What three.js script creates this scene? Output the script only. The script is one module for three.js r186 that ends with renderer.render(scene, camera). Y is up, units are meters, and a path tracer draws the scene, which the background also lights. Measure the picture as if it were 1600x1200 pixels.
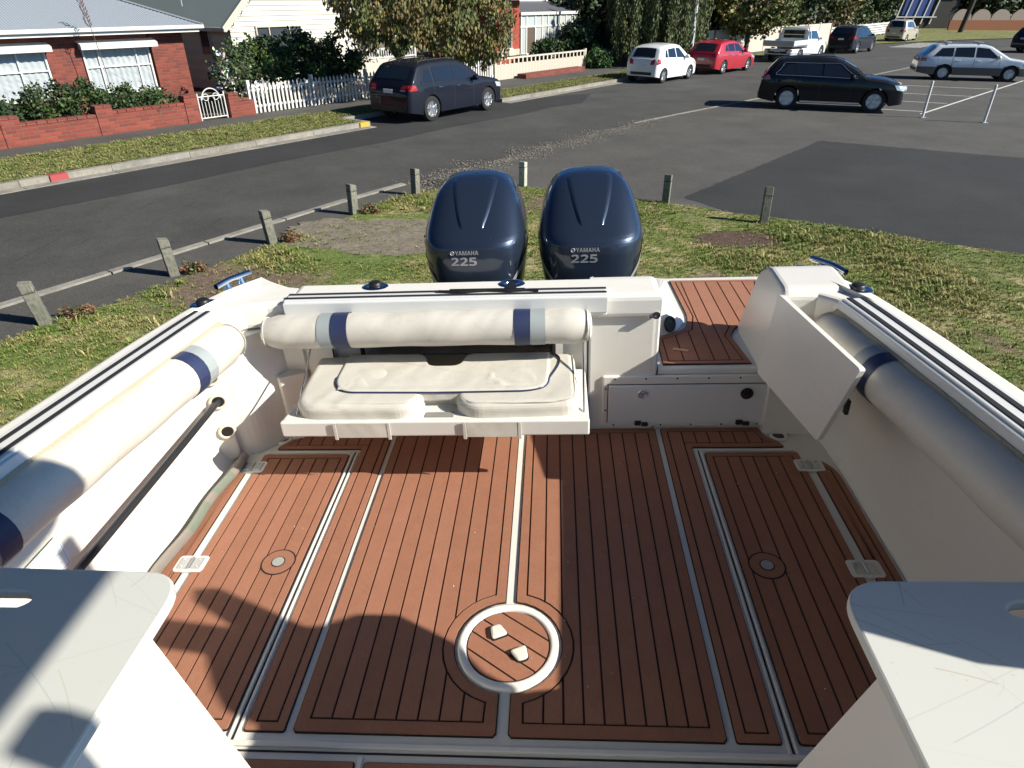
import * as THREE from 'three';
import { Sky } from 'three/addons/objects/Sky.js';
import { mergeGeometries, toCreasedNormals } from 'three/addons/utils/BufferGeometryUtils.js';
import { RoundedBoxGeometry } from 'three/addons/geometries/RoundedBoxGeometry.js';
import { FontLoader } from 'three/addons/loaders/FontLoader.js';
import { TextGeometry } from 'three/addons/geometries/TextGeometry.js';

// ---------------------------------------------------------------- camera, sky, sun, exposure
const scene = new THREE.Scene();
const R = Math.PI / 180;
const camera = new THREE.PerspectiveCamera(60.44, 4 / 3, 0.05, 2000);
camera.position.set(0, 3.25, 0);
camera.rotation.set(-30.3 * R, 0, 0);
const sunDir = new THREE.Vector3().setFromSphericalCoords(1, (90 - 34) * R, (90 - 18) * R);   // from +z towards +x
const sky = new Sky();
sky.name = 'sky'; sky.userData.kind = 'structure';
sky.scale.setScalar(1500);
const su = sky.material.uniforms;
su.turbidity.value = 3.5; su.rayleigh.value = 0.7; su.mieCoefficient.value = 0.004; su.mieDirectionalG.value = 0.8;
if (su.cloudCoverage) su.cloudCoverage.value = 0.0;
su.sunPosition.value.copy(sunDir);
scene.add(sky);
scene.environmentIntensity = 0.126;
const sun = new THREE.DirectionalLight(new THREE.Color(1, 0.94, 0.82), 5);
sun.target.position.set(0, 0, -12); sun.position.copy(sunDir).multiplyScalar(80).add(sun.target.position);
sun.castShadow = true; sun.shadow.mapSize.set(4096, 4096);
Object.assign(sun.shadow.camera, { left: -60, right: 60, top: 60, bottom: -60, near: 1, far: 260 });
scene.add(sun, sun.target);
const renderer = new THREE.WebGLRenderer({ antialias: true });
renderer.toneMapping = THREE.LinearToneMapping;
renderer.toneMappingExposure = 1.68;
renderer.shadowMap.enabled = true;

// ---------------------------------------------------------------- helpers
function rng(seed) { let a = seed >>> 0; return () => { a = (a + 0x6D2B79F5) | 0; let t = Math.imul(a ^ (a >>> 15), 1 | a); t = (t + Math.imul(t ^ (t >>> 7), 61 | t)) ^ t; return ((t ^ (t >>> 14)) >>> 0) / 4294967296; }; }
const taken = {};
function numbered(n) { if (!(n in taken)) { taken[n] = 0; return n; } taken[n]++; return n + '_' + String(taken[n]).padStart(3, '0'); }
function tag(o, label, category, group) { o.userData.label = label; o.userData.category = category; if (group) o.userData.group = group; return o; }
function mesh(name, geo, mat, parent) {
  if (Array.isArray(geo)) geo = merge(geo);
  const m = new THREE.Mesh(geo, mat); m.castShadow = m.receiveShadow = true;
  m.name = parent ? name : numbered(name); (parent || scene).add(m); return m;
}
function grp(name, label, category, group, parent) { const g = new THREE.Group(); g.name = parent ? name : numbered(name); (parent || scene).add(g); if (label) tag(g, label, category, group); return g; }
function part(name, parent) { const g = new THREE.Group(); g.name = name; parent.add(g); return g; }
function struct(name, geo, mat) { const m = mesh(name, geo, mat); m.userData.kind = 'structure'; return m; }
function merge(list) { const l = list.map(g => { const q = g.index ? g.toNonIndexed() : g; const o = new THREE.BufferGeometry(); o.setAttribute('position', q.attributes.position); o.setAttribute('normal', q.attributes.normal); o.setAttribute('uv', q.attributes.uv || new THREE.Float32BufferAttribute(new Float32Array(q.attributes.position.count * 2), 2)); if (q.attributes.color) o.setAttribute('color', q.attributes.color); return o; }); return mergeGeometries(l); }
// box-projected uv in metres
function uvBox(g) {
  if (g.index) g = g.toNonIndexed();
  const p = g.attributes.position, n = g.attributes.normal, u = new Float32Array(p.count * 2);
  for (let i = 0; i < p.count; i += 3) {
    let nx = 0, ny = 0, nz = 0; for (let k = 0; k < 3; k++) { nx += Math.abs(n.getX(i + k)); ny += Math.abs(n.getY(i + k)); nz += Math.abs(n.getZ(i + k)); }
    for (let k = 0; k < 3; k++) { const x = p.getX(i + k), y = p.getY(i + k), z = p.getZ(i + k); let a, b; if (ny >= nx && ny >= nz) { a = x; b = z; } else if (nx >= nz) { a = z; b = y; } else { a = x; b = y; } u[(i + k) * 2] = a; u[(i + k) * 2 + 1] = b; }
  }
  g.setAttribute('uv', new THREE.BufferAttribute(u, 2)); return g;
}
function bx(w, h, d, x = 0, y = 0, z = 0, r = 0, ry = 0, rx = 0, rz = 0) {
  const g = r > 0 ? new RoundedBoxGeometry(w, h, d, 2, Math.min(r, w / 2.01, h / 2.01, d / 2.01)) : new THREE.BoxGeometry(w, h, d);
  if (rz) g.rotateZ(rz); if (rx) g.rotateX(rx); if (ry) g.rotateY(ry); g.translate(x, y, z); return uvBox(g);
}
function cyl(r0, r1, h, x, y, z, seg = 20, ax) { const g = new THREE.CylinderGeometry(r0, r1, h, seg); if (ax === 'x') g.rotateZ(Math.PI / 2); if (ax === 'z') g.rotateX(Math.PI / 2); g.translate(x, y, z); return g; }
function tube(pts, r, seg = 40, rs = 8, closed = false) { return new THREE.TubeGeometry(new THREE.CatmullRomCurve3(pts.map(p => new THREE.Vector3(...p)), closed, 'catmullrom', 0.3), seg, r, rs, closed); }
function bar(a, b, r, seg = 8) { const A = new THREE.Vector3(...a), B = new THREE.Vector3(...b), d = B.clone().sub(A); const g = new THREE.CylinderGeometry(r, r, d.length(), seg); g.applyQuaternion(new THREE.Quaternion().setFromUnitVectors(new THREE.Vector3(0, 1, 0), d.clone().normalize())); g.translate((A.x + B.x) / 2, (A.y + B.y) / 2, (A.z + B.z) / 2); return g; }
function beam(a, b, w, h) { const A = new THREE.Vector3(...a), B = new THREE.Vector3(...b), d = B.clone().sub(A); const g = new THREE.BoxGeometry(w, h, d.length()); const m = new THREE.Matrix4().lookAt(B, A, new THREE.Vector3(0, 1, 0)); g.applyMatrix4(m); g.translate((A.x + B.x) / 2, (A.y + B.y) / 2, (A.z + B.z) / 2); return uvBox(g); }
function shapeOf(pts, holes) { const s = new THREE.Shape(pts.map(p => new THREE.Vector2(p[0], p[1]))); if (holes) for (const h of holes) s.holes.push(new THREE.Path(h.map(p => new THREE.Vector2(p[0], p[1])))); return s; }
// plan outline [x, d] (d = distance aft, z = -d) raised from y0 to y1
function prism(pts, y0, y1, bev = 0, holes, seg = 2) {
  const g = new THREE.ExtrudeGeometry(shapeOf(pts, holes), { depth: y1 - y0 - 2 * bev, bevelEnabled: bev > 0, bevelSize: bev, bevelOffset: -bev, bevelThickness: bev, bevelSegments: seg, curveSegments: 8 });
  g.translate(0, 0, bev); g.rotateX(-Math.PI / 2); g.translate(0, y0, 0); return uvBox(g);
}
function sheer(g) { const p = g.attributes.position; for (let i = 0; i < p.count; i++) p.setY(i, p.getY(i) + sheerAt(-p.getZ(i))); return g; }
function sheerAt(d) { return .05 * (2.24 - d); }
function sheet(pts, y) { const g = new THREE.ShapeGeometry(shapeOf(pts.map(([x, z]) => [x, -z]))); g.rotateX(-Math.PI / 2); g.translate(0, y, 0); const p = g.attributes.position, u = new Float32Array(p.count * 2); for (let i = 0; i < p.count; i++) { u[2 * i] = p.getX(i); u[2 * i + 1] = p.getZ(i); } g.setAttribute('uv', new THREE.BufferAttribute(u, 2)); return g; }
function grid(nu, nv, fn) {
  const pos = [], uv = [], idx = [];
  for (let i = 0; i <= nu; i++) for (let j = 0; j <= nv; j++) { const p = fn(i / nu, j / nv); pos.push(p[0], p[1], p[2]); uv.push(p.length > 3 ? p[3] : i / nu, p.length > 3 ? p[4] : j / nv); }
  for (let i = 0; i < nu; i++) for (let j = 0; j < nv; j++) { const a = i * (nv + 1) + j, b = a + nv + 1; idx.push(a, b, a + 1, b, b + 1, a + 1); }
  const g = new THREE.BufferGeometry(); g.setAttribute('position', new THREE.Float32BufferAttribute(pos, 3)); g.setAttribute('uv', new THREE.Float32BufferAttribute(uv, 2)); g.setIndex(idx); g.computeVertexNormals(); return g;
}
function lerpTab(tab, x) { if (x <= tab[0][0]) return tab[0].slice(1); for (let i = 1; i < tab.length; i++) if (x <= tab[i][0]) { const a = tab[i - 1], b = tab[i], k = (x - a[0]) / (b[0] - a[0] || 1); return a.slice(1).map((v, j) => v + (b[j + 1] - v) * k); } return tab[tab.length - 1].slice(1); }
function insetPoly(pts, w) {                      // inward offset of a simple polygon
  let area = 0; for (let i = 0; i < pts.length; i++) { const a = pts[i], b = pts[(i + 1) % pts.length]; area += a[0] * b[1] - b[0] * a[1]; }
  const s = area > 0 ? 1 : -1, out = [];
  for (let i = 0; i < pts.length; i++) {
    const p = pts[(i + pts.length - 1) % pts.length], q = pts[i], r = pts[(i + 1) % pts.length];
    const n1 = nrm(p, q), n2 = nrm(q, r); let mx = n1[0] + n2[0], my = n1[1] + n2[1]; const l = Math.hypot(mx, my) || 1; mx /= l; my /= l;
    const c = Math.max(0.35, mx * n1[0] + my * n1[1]); out.push([q[0] + s * mx * w / c, q[1] + s * my * w / c]);
  }
  function nrm(a, b) { const dx = b[0] - a[0], dy = b[1] - a[1], l = Math.hypot(dx, dy) || 1; return [-dy / l, dx / l]; }
  return out;
}
function coarse(pts, min) { const out = [], used = []; const n = pts.length; let s = 0; for (let i = 0; i < n; i++) { const p = pts[(i + n - 1) % n], q = pts[i]; if (Math.hypot(p[0] - q[0], p[1] - q[1]) >= min) { s = i; break; } } let cur = [pts[s]]; for (let k = 1; k <= n; k++) { const q = pts[(s + k) % n], p = pts[(s + k - 1) % n]; if (k < n && Math.hypot(p[0] - q[0], p[1] - q[1]) < min) cur.push(q); else { out.push([cur.reduce((t, v) => t + v[0], 0) / cur.length, cur.reduce((t, v) => t + v[1], 0) / cur.length]); cur = [q]; } } return out; }
function clipHalf(pts, ax, v, keepGreater) {
  const out = []; const ins = p => keepGreater ? p[ax] >= v : p[ax] <= v;
  for (let i = 0; i < pts.length; i++) {
    const a = pts[i], b = pts[(i + 1) % pts.length], ia = ins(a), ib = ins(b);
    if (ia) out.push(a);
    if (ia !== ib) { const k = (v - a[ax]) / (b[ax] - a[ax]); out.push([a[0] + (b[0] - a[0]) * k, a[1] + (b[1] - a[1]) * k]); }
  }
  return out;
}
function cleanPoly(p) { let q = p.slice(), ch = true; while (ch && q.length > 3) { ch = false; for (let i = 0; i < q.length; i++) { const A = q[(i + q.length - 1) % q.length], B = q[i], C = q[(i + 1) % q.length]; const x1 = B[0] - A[0], y1 = B[1] - A[1], x2 = C[0] - B[0], y2 = C[1] - B[1], l1 = Math.hypot(x1, y1), l2 = Math.hypot(x2, y2); if (l1 < 1e-5 || l2 < 1e-5 || (Math.abs(x1 * y2 - y1 * x2) < 1e-4 * l1 * l2 && x1 * x2 + y1 * y2 < 0)) { q.splice(i, 1); ch = true; break; } } } return q; }
function polyArea(p) { let a = 0; for (let i = 0; i < p.length; i++) { const q = p[i], r = p[(i + 1) % p.length]; a += q[0] * r[1] - r[0] * q[1]; } return Math.abs(a / 2); }
function roundPoly(pts, r, n = 4) {               // rounds every corner by r (or per-corner third entry)
  const out = [];
  for (let i = 0; i < pts.length; i++) {
    const p = pts[(i + pts.length - 1) % pts.length], q = pts[i], s = pts[(i + 1) % pts.length], rr = q[2] !== undefined ? q[2] : r;
    const d1 = Math.hypot(p[0] - q[0], p[1] - q[1]), d2 = Math.hypot(s[0] - q[0], s[1] - q[1]), k1 = Math.min(rr, d1 * .45) / d1, k2 = Math.min(rr, d2 * .45) / d2;
    if (rr <= 0) { out.push([q[0], q[1]]); continue; }
    const A = [q[0] + (p[0] - q[0]) * k1, q[1] + (p[1] - q[1]) * k1], B = [q[0] + (s[0] - q[0]) * k2, q[1] + (s[1] - q[1]) * k2];
    for (let j = 0; j <= n; j++) { const t = j / n; out.push([A[0] * (1 - t) ** 2 + 2 * q[0] * t * (1 - t) + B[0] * t * t, A[1] * (1 - t) ** 2 + 2 * q[1] * t * (1 - t) + B[1] * t * t]); }
  }
  return out;
}

// ---------------------------------------------------------------- procedural textures
function vnoise(seed, per) { const r = rng(seed), t = new Float32Array(per * per); for (let i = 0; i < t.length; i++) t[i] = r(); return (x, y) => { x = ((x % per) + per) % per; y = ((y % per) + per) % per; const xi = Math.floor(x), yi = Math.floor(y), fx = x - xi, fy = y - yi, sx = fx * fx * (3 - 2 * fx), sy = fy * fy * (3 - 2 * fy), x1 = (xi + 1) % per, y1 = (yi + 1) % per; return (t[yi * per + xi] * (1 - sx) + t[yi * per + x1] * sx) * (1 - sy) + (t[y1 * per + xi] * (1 - sx) + t[y1 * per + x1] * sx) * sy; }; }
function dtex(n, metres, fn, srgb = true) {
  const d = new Uint8Array(n * n * 4);
  for (let y = 0; y < n; y++) for (let x = 0; x < n; x++) { const c = fn(x / n, y / n, x, y), i = (y * n + x) * 4; for (let k = 0; k < 3; k++) d[i + k] = Math.max(0, Math.min(255, (Array.isArray(c) ? c[k] : c) * 255)); d[i + 3] = 255; }
  const t = new THREE.DataTexture(d, n, n, THREE.RGBAFormat); t.wrapS = t.wrapT = THREE.RepeatWrapping; t.magFilter = THREE.LinearFilter; t.minFilter = THREE.LinearMipmapLinearFilter; t.generateMipmaps = true; t.anisotropy = 8;
  if (srgb) t.colorSpace = THREE.SRGBColorSpace; t.repeat.set(1 / metres, 1 / metres); t.needsUpdate = true; return t;
}
const s1 = v => v <= 0.0031308 ? v * 12.92 : 1.055 * Math.pow(v, 1 / 2.4) - 0.055;
const lin = (c, k = 1) => [s1(Math.max(0, c[0] * k)), s1(Math.max(0, c[1] * k)), s1(Math.max(0, c[2] * k))];
const mix = (a, b, k) => a.map((v, i) => v + (b[i] - v) * k);
const col = (r, g, b) => new THREE.Color().setRGB(r, g, b);
function mat(c, rough = 0.6, o = {}) { return new THREE.MeshStandardMaterial({ color: Array.isArray(c) ? col(...c) : c, roughness: rough, ...o }); }
function phys(c, rough, o = {}) { return new THREE.MeshPhysicalMaterial({ color: Array.isArray(c) ? col(...c) : c, roughness: rough, ...o }); }
const nA = vnoise(11, 16), nB = vnoise(12, 64), nC = vnoise(13, 256), nD = vnoise(14, 8), nE = vnoise(15, 512);
const fbm = (u, v) => .5 * nA(u * 16, v * 16) + .3 * nB(u * 64, v * 64) + .2 * nC(u * 256, v * 256);
const rT = rng(99);
// asphalt: a tile of 8 m, stones and coarse patches
function asphaltTex(c, seed, contrast = 1) { const r = rng(seed); return dtex(1024, 8, (u, v) => { const k = 1 + contrast * ((fbm(u, v) - .5) * .5 + (nD(u * 8, v * 8) - .5) * .32 + (nB(u * 64, v * 8) > .9 ? -.14 : 0) + (nE(u * 512, v * 512) - .5) * .5 + (r() - .5) * .35); const pale = r() < .012 ? 1.5 : 1; return lin(c, k * pale); }); }
const texRoad = asphaltTex([.052, .051, .047], 3), texDark = asphaltTex([.024, .024, .0235], 5), texLot = asphaltTex([.068, .065, .058], 7, .8);
const texAsphBump = dtex(512, 2, (u, v) => .5 * nC(u * 256, v * 256) + .5 * nE(u * 512, v * 512), false);
const mRoad = mat(0xffffff, .92, { map: texRoad, bumpMap: texAsphBump, bumpScale: .004 });
const mRoadDark = mat(0xffffff, .88, { map: texDark, bumpMap: texAsphBump, bumpScale: .004 });
const mLot = mat(0xffffff, .93, { map: texLot, bumpMap: texAsphBump, bumpScale: .004 });
const texConc = dtex(512, 3, (u, v) => lin([.235, .22, .19], .55 + .85 * fbm(u, v) + (nE(u * 512, v * 512) - .5) * .2));
const mConc = mat(0xffffff, .9, { map: texConc, bumpMap: texAsphBump, bumpScale: .002 });
// turf ground: 16 m tile of soil, thatch, green
const soil = [.15, .105, .07], thatch = [.34, .29, .14], green = [.10, .15, .026], green2 = [.16, .19, .042];
function turfAt(u, v) { const a = fbm(u, v), b = nB(u * 64 + 9, v * 64 + 3), c = nD(u * 8 + 2.5, v * 8 + 5.1); return { a, b, c, dirt: Math.max(0, Math.min(1, (c * .7 + a * .5 - .72) * 7)) }; }
const texTurf = dtex(1024, 16, (u, v) => { const t = turfAt(u, v); let c = mix(green, green2, t.a); c = mix(c, thatch, Math.max(0, Math.min(1, (t.b + t.a - .9) * 1.6))); c = mix(c, soil, t.dirt); return lin(c, .65 + .7 * nE(u * 512, v * 512) * (.6 + .8 * nC(u * 256, v * 256))); });
const mTurf = mat(0xffffff, .95, { map: texTurf, bumpMap: texAsphBump, bumpScale: .02 });
const texFarTurf = dtex(1024, 12, (u, v) => { const a = fbm(u, v), b = nB(u * 64, v * 64 + 7); let c = mix([.115, .135, .03], [.25, .225, .085], Math.max(0, Math.min(1, (a + b - .75) * 1.5))); if (nD(u * 8, v * 8) > .8 && b > .5) c = mix(c, soil, .6); return lin(c, .6 + .8 * nE(u * 512, v * 512)); });
const mFarTurf = mat(0xffffff, .95, { map: texFarTurf, bumpMap: texAsphBump, bumpScale: .02 });
// gelcoat, vinyl, deck foam
const texGel = dtex(512, 1.6, (u, v) => { const k = .97 + .05 * (fbm(u, v) - .5) - (nA(u * 16, v * 16) > .78 && nC(u * 256, v * 256) > .62 ? .05 : 0); return lin([.74, .715, .655], k); });
const mGel = phys(0xffffff, .34, { map: texGel, clearcoat: .25, clearcoatRoughness: .25 });
const texNonskid = dtex(256, .05, (u, v) => .5 + .5 * Math.sin(u * 25.13 * 2) * Math.sin(v * 25.13 * 2), false);
const mGelSkid = mat(0xffffff, .6, { map: texGel, bumpMap: texNonskid, bumpScale: .0003 });
const texWrinkle = dtex(512, .9, (u, v) => .65 * nD(u * 8, v * 8) + .35 * nA(v * 16 + u * 16 + 4, u * 16), false);
const texVinyl = dtex(512, .8, (u, v) => { const d = fbm(u + .3, v); return lin(mix([.60, .57, .50], [.50, .46, .375], Math.max(0, (d - .55) * 1.6)), .96 + .06 * nC(u * 256, v * 256)); });
const mVinyl = mat(0xffffff, .46, { map: texVinyl, bumpMap: texWrinkle, bumpScale: .006 });
const mNavy = mat([.022, .032, .085], .5, { bumpMap: texWrinkle, bumpScale: .004 });
const mGreyVinyl = mat([.30, .33, .33], .5);
const texGrain = dtex(512, .16, (u, v) => .5 * nC(u * 256, v * 256) + .5 * nE(u * 512, v * 128), false);
const deckCols = [[.335, .146, .086], [.322, .139, .081], [.348, .153, .092]];
const mPlanks = deckCols.map((c, i) => { const t = dtex(512, .7, (u, v) => lin(c, .88 + .16 * nE(u * 512, v * 128 + i * 9) + .16 * (fbm(u, v) - .5) + (nB(u * 64, v * 64) > .93 ? .05 : 0))); return mat(0xffffff, .83, { map: t, bumpMap: texGrain, bumpScale: .0006 }); });
const mGroove = mat([.012, .010, .009], .85);
const mWhite = phys([.68, .68, .66], .3, { clearcoat: .3, clearcoatRoughness: .2 });
const mBlackRub = mat([.018, .018, .02], .7), mBlack = mat([.012, .012, .013], .45);
const mSteel = mat([.72, .72, .73], .16, { metalness: 1 }), mAlu = mat([.62, .63, .64], .38, { metalness: .9 });
const mRust = mat([.32, .13, .035], .9);

// ================================================================ THE BOAT
// boat frame: x to starboard-side of the picture, y above the cockpit sole, z = -d (d = distance aft)
const bRi = new THREE.Vector3(.99744402, .04611725, .05457671), bUp = new THREE.Vector3(-.0463432, .99892142, .00288111), bAf = new THREE.Vector3(.05438497, .005403, -.99850542);
const bM = new THREE.Matrix4().makeBasis(bRi, bUp, bAf.clone().negate());
const bPos = camera.position.clone().addScaledVector(bUp, -1.55).addScaledVector(bRi, -.13987);
function boatFrame(o) { o.quaternion.setFromRotationMatrix(bM); o.position.copy(bPos); return o; }
function boatAt(o, x, y, d) { o.quaternion.setFromRotationMatrix(bM); o.position.copy(bPos).addScaledVector(bRi, x).addScaledVector(bUp, y).addScaledVector(bAf, d); return o; }
const boat = boatFrame(grp('motor_boat', 'white fibreglass motor boat with brown planked cockpit floor, parked on grass', 'boat'));

// outer and inner gunwale edge: half breadth by distance aft
const gOut = d => lerpTab([[-1.2, 1.36], [.8, 1.345], [1.25, 1.335], [1.55, 1.31], [1.87, 1.29], [2.25, 1.242], [2.42, 1.19], [2.57, 1.105]], d)[0];
const gIn = d => lerpTab([[-1.2, 1.21], [.8, 1.19], [1.2, 1.17], [1.55, 1.145], [2.12, 1.10], [2.2, 1.07]], d)[0];
const GY = .6;
// --- floor moulding and walls
mesh('cockpit_sole', prism([[-1.21, -1.2], [1.21, -1.2], [1.21, 2.30], [-1.21, 2.30]], -.06, 0, 0), mGel, boat);
for (const s of [-1, 1]) {
  const wall = [[1.16, 0], [1.163, .008], [1.172, .03], [1.186, .06], [1.192, .10], [1.2, .3], [1.205, .5], [1.205, .62]];
  mesh('side_liner', grid(36, wall.length - 1, (u, v) => { const d = -1.2 + u * 3.62, w = wall[Math.round(v * (wall.length - 1))]; const wid = Math.min(1, (2.43 - d) / .3), f = lerpTab([[-1.2, .01], [1.1, .005], [1.7, 0], [2.1, -.01], [2.25, -.06], [2.42, -.14]], d)[0]; return [s * (w[0] + f * (.25 + .75 * w[1] / .5)), w[1], -d, d, w[1]]; }), mGel, boat);
  mGel.side = THREE.DoubleSide;
  // hull side below the gunwale, outside
  mesh('hull_side', grid(30, 8, (u, v) => { const d = -1.2 + u * 3.75, y = .5 - v * 1.15; const o = gOut(d) + .01 - .33 * v * v; return [s * o, y + sheerAt(d), -d, d, y]; }), mGel, boat);
  mesh('rub_rail', tube([-1.2, -.2, .8, 1.3, 1.7, 2.1, 2.4, 2.55].map(d => [s * (gOut(d) + .015), .49 + sheerAt(d), -d]), .018, 50, 8), mBlackRub, boat);
}
// gunwale caps
const ds = []; for (let d = -1.2; d <= 2.58; d += .12) ds.push(Math.min(d, 2.57)); ds.push(2.57);
const outL = ds.map(d => [-gOut(d), d]), inL = []; for (let d = 2.15; d >= -1.2; d -= .12) inL.push([-gIn(d), d]); inL.push([-gIn(-1.2), -1.2]);
mesh('gunwale', sheer(prism([...outL, [-1.03, 2.50], [-.93, 2.425], [-.86, 2.405], [-.86, 2.235], [-.95, 2.225], [-1.03, 2.20], ...inL], GY - .1, GY, .022, null, 3)), mGelSkid, boat);
mesh('gunwale', sheer(prism([...outL.map(([x, d]) => [-x, d]), [1.03, 2.52], [.955, 2.44], [.935, 2.21], [1.05, 2.20], ...inL.map(([x, d]) => [-x, d])], GY - .1, GY, .022, null, 3)), mGelSkid, boat);
// --- transom wall with a locker opening behind the bench
const tr = part('transom', boat);
mesh('transom_wall', [bx(.27, .5, .15, -.985, .25, -2.33), bx(.25, .5, .15, -.74, .25, -2.33), bx(.73, .29, .15, -.25, .145, -2.33), bx(.73, .07, .15, -.25, .465, -2.33), bx(.40, .5, .15, .315, .25, -2.33)], mGel, tr);
mesh('transom_cap', prism([[-.88, 2.232], [-.88, 2.412], [.518, 2.412], [.518, 2.232]], .505, .6025, .024, null, 3), mGelSkid, tr);
mesh('transom_end', prism(roundPoly([[.262, 2.2535, .004], [.262, 2.47, .005], [.525, 2.47], [.525, 2.2535]], .03), .0, .585, .02, null, 3), mGel, tr);
mesh('corner_moulding', [prism(roundPoly([[-1.20, 2.06], [-1.07, 2.10], [-.93, 2.262], [-.93, 2.40], [-1.2, 2.40]], .05), .0, .50, .004), prism(roundPoly([[-.96, 2.18], [-.86, 2.235], [-.86, 2.262], [-1.0, 2.262]], .02), 0, .3, .004)], mGel, tr);
// locker inside
const mInner = mGel;
mesh('locker_box', [bx(.73, .14, .02, -.25, .36, -2.66), bx(.73, .012, .28, -.25, .285, -2.53), bx(.73, .012, .28, -.25, .437, -2.53), bx(.012, .14, .28, -.62, .36, -2.53), bx(.012, .14, .28, .12, .36, -2.53)], mInner, tr);
const frm = mesh('locker_frame', [bx(.77, .016, .012, -.25, .436, -2.252, .004), bx(.77, .012, .012, -.25, .294, -2.252, .004), bx(.016, .15, .0122, -.623, .365, -2.252, .004), bx(.016, .15, .0122, .123, .365, -2.252, .004)], mBlackRub, tr);
const knobCols = [[.5, .03, .02], [.6, .32, .02], [.5, .03, .02], [.55, .30, .03], [.02, .02, .02], [.30, .03, .02]];
[-.44, -.33, -.255, -.19, -.10, -.02].forEach((x, i) => mesh('battery_switch', [cyl(.03, .034, .03, x, .375 + (i % 2) * .02, -2.37 - (i % 3) * .02, 18, 'z'), bx(.012, .045, .02, x, .375 + (i % 2) * .02, -2.35 - (i % 3) * .02, .004)], mat(knobCols[i], .4), tr));
mesh('cable_loom', [tube([[-.58, .32, -2.5], [-.4, .30, -2.46], [-.2, .31, -2.5], [.08, .30, -2.45]], .012), tube([[-.56, .4, -2.55], [-.3, .37, -2.5], [.0, .4, -2.56], [.1, .36, -2.5]], .009)], mat([.25, .04, .03], .6), tr);

// aft swim-platform block that carries the engines, below the step
mesh('engine_well', prism([[-1.08, 2.405], [-.95, 3.2], [.53, 3.2], [.53, 2.405]], -.45, .05, .02), mGel, boat);
// --- boarding step and transom door recess
function wedge(g) { const p = g.attributes.position; for (let i = 0; i < p.count; i++) { const k = (p.getY(i) - .2782) / .182, d = -p.getZ(i), q = Math.max(0, Math.min(1, (d - 2.5) / .65)), lx = .528 + .15 * q; p.setY(i, .2782 + k * (.01 + .17 * (1 - q))); if (p.getX(i) > lx) p.setX(i, p.getX(i) - k * (p.getX(i) - lx)); } g.computeVertexNormals(); return g; }
const step = part('boarding_step', boat);
mesh('step_block', prism([[.527, 2.262], [1.19, 2.262], [1.19, 3.2], [.53, 3.2]], -.45, .278, .006), mGel, step);
mesh('step_side_wall', wedge(prism(roundPoly([[.528, 2.50], [.565, 2.52], [.66, 2.585], [.70, 2.68], [.685, 2.80], [.675, 3.17], [.60, 3.19], [.56, 2.6], [.528, 2.6]], .02), .2782, .46, .012, null, 2)), mGel, step);
const spk = mesh('drain_scupper', [new THREE.TorusGeometry(.028, .007, 10, 28).rotateX(-.35).rotateY(.75).translate(.612, .328, -2.556), cyl(.026, .026, .006, 0, 0, 0, 24, 'z').rotateX(-.35).rotateY(.75).translate(.612, .328, -2.556)], mBlack, step);
// --- starboard corner pillar and its open locker door
mesh('corner_pillar', [(() => { const g = new THREE.ExtrudeGeometry(shapeOf(roundPoly([[2.205, .278], [2.225, .602], [2.42, .612], [2.50, .565], [2.60, .278]], .03)), { depth: .2, bevelEnabled: true, bevelSize: .015, bevelThickness: .02, bevelSegments: 3 }); g.rotateY(Math.PI / 2); g.translate(.955, 0, 0); const p = g.attributes.position; for (let i = 0; i < p.count; i++) p.setX(i, p.getX(i) - .03 * (.6 - p.getY(i)) / .32); g.computeVertexNormals(); return uvBox(g); })(), bx(.27, .28, .3, 1.08, .14, -2.36)], mGel, boat);
function quadPlate(P, t) { const g = new THREE.BufferGeometry(); const n = new THREE.Vector3().subVectors(new THREE.Vector3(...P[1]), new THREE.Vector3(...P[0])).cross(new THREE.Vector3().subVectors(new THREE.Vector3(...P[3]), new THREE.Vector3(...P[0]))).normalize().multiplyScalar(t); const Q = P.map(p => [p[0] + n.x, p[1] + n.y, p[2] + n.z]); const v = [], f = (a, b, c, d) => v.push(...a, ...b, ...c, ...a, ...c, ...d); f(...P); f(Q[3], Q[2], Q[1], Q[0]); for (let i = 0; i < 4; i++) f(P[(i + 1) % 4], P[i], Q[i], Q[(i + 1) % 4]); g.setAttribute('position', new THREE.Float32BufferAttribute(v, 3)); g.computeVertexNormals(); return uvBox(g); }
const door = part('locker_door', boat); door.userData.label = 'open white side locker door with rusty hinges';
mesh('door_leaf', (() => { // plate from the hinge edge out to the free edge
  const HT = new THREE.Vector3(.932, .605, -2.205), HB = new THREE.Vector3(.902, .288, -2.205), FB = new THREE.Vector3(.985, .268, -1.79), FT = new THREE.Vector3(1.018, .585, -1.695);
  const g = new THREE.ExtrudeGeometry(shapeOf(roundPoly([[0, 0], [1, 0], [1, 1], [0, 1]], .03)), { depth: 1, bevelEnabled: false, curveSegments: 6 }); const p = g.attributes.position, a = new THREE.Vector3(), b = new THREE.Vector3(), n = new THREE.Vector3().subVectors(FB, HB).cross(new THREE.Vector3().subVectors(HT, HB)).normalize();
  for (let i = 0; i < p.count; i++) { a.lerpVectors(HB, FB, p.getX(i)); b.lerpVectors(HT, FT, p.getX(i)); a.lerp(b, p.getY(i)).addScaledVector(n, .018 * p.getZ(i)); p.setXYZ(i, a.x, a.y, a.z); } g.computeVertexNormals(); return uvBox(g); })(), mGel, door);
for (const k of [.2, .82]) { const x = .902 + .03 * k, y = .288 + .317 * k; mesh('hinge', [bx(.006, .035, .022, x + .0, y, -2.182, .002), cyl(.005, .005, .04, x - .006, y, -2.2, 8)], mRust, door); mesh('rust_stain', bx(.002, .05, .014, x - .004, y - .038, -2.18, 0), mRust, door); }
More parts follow.
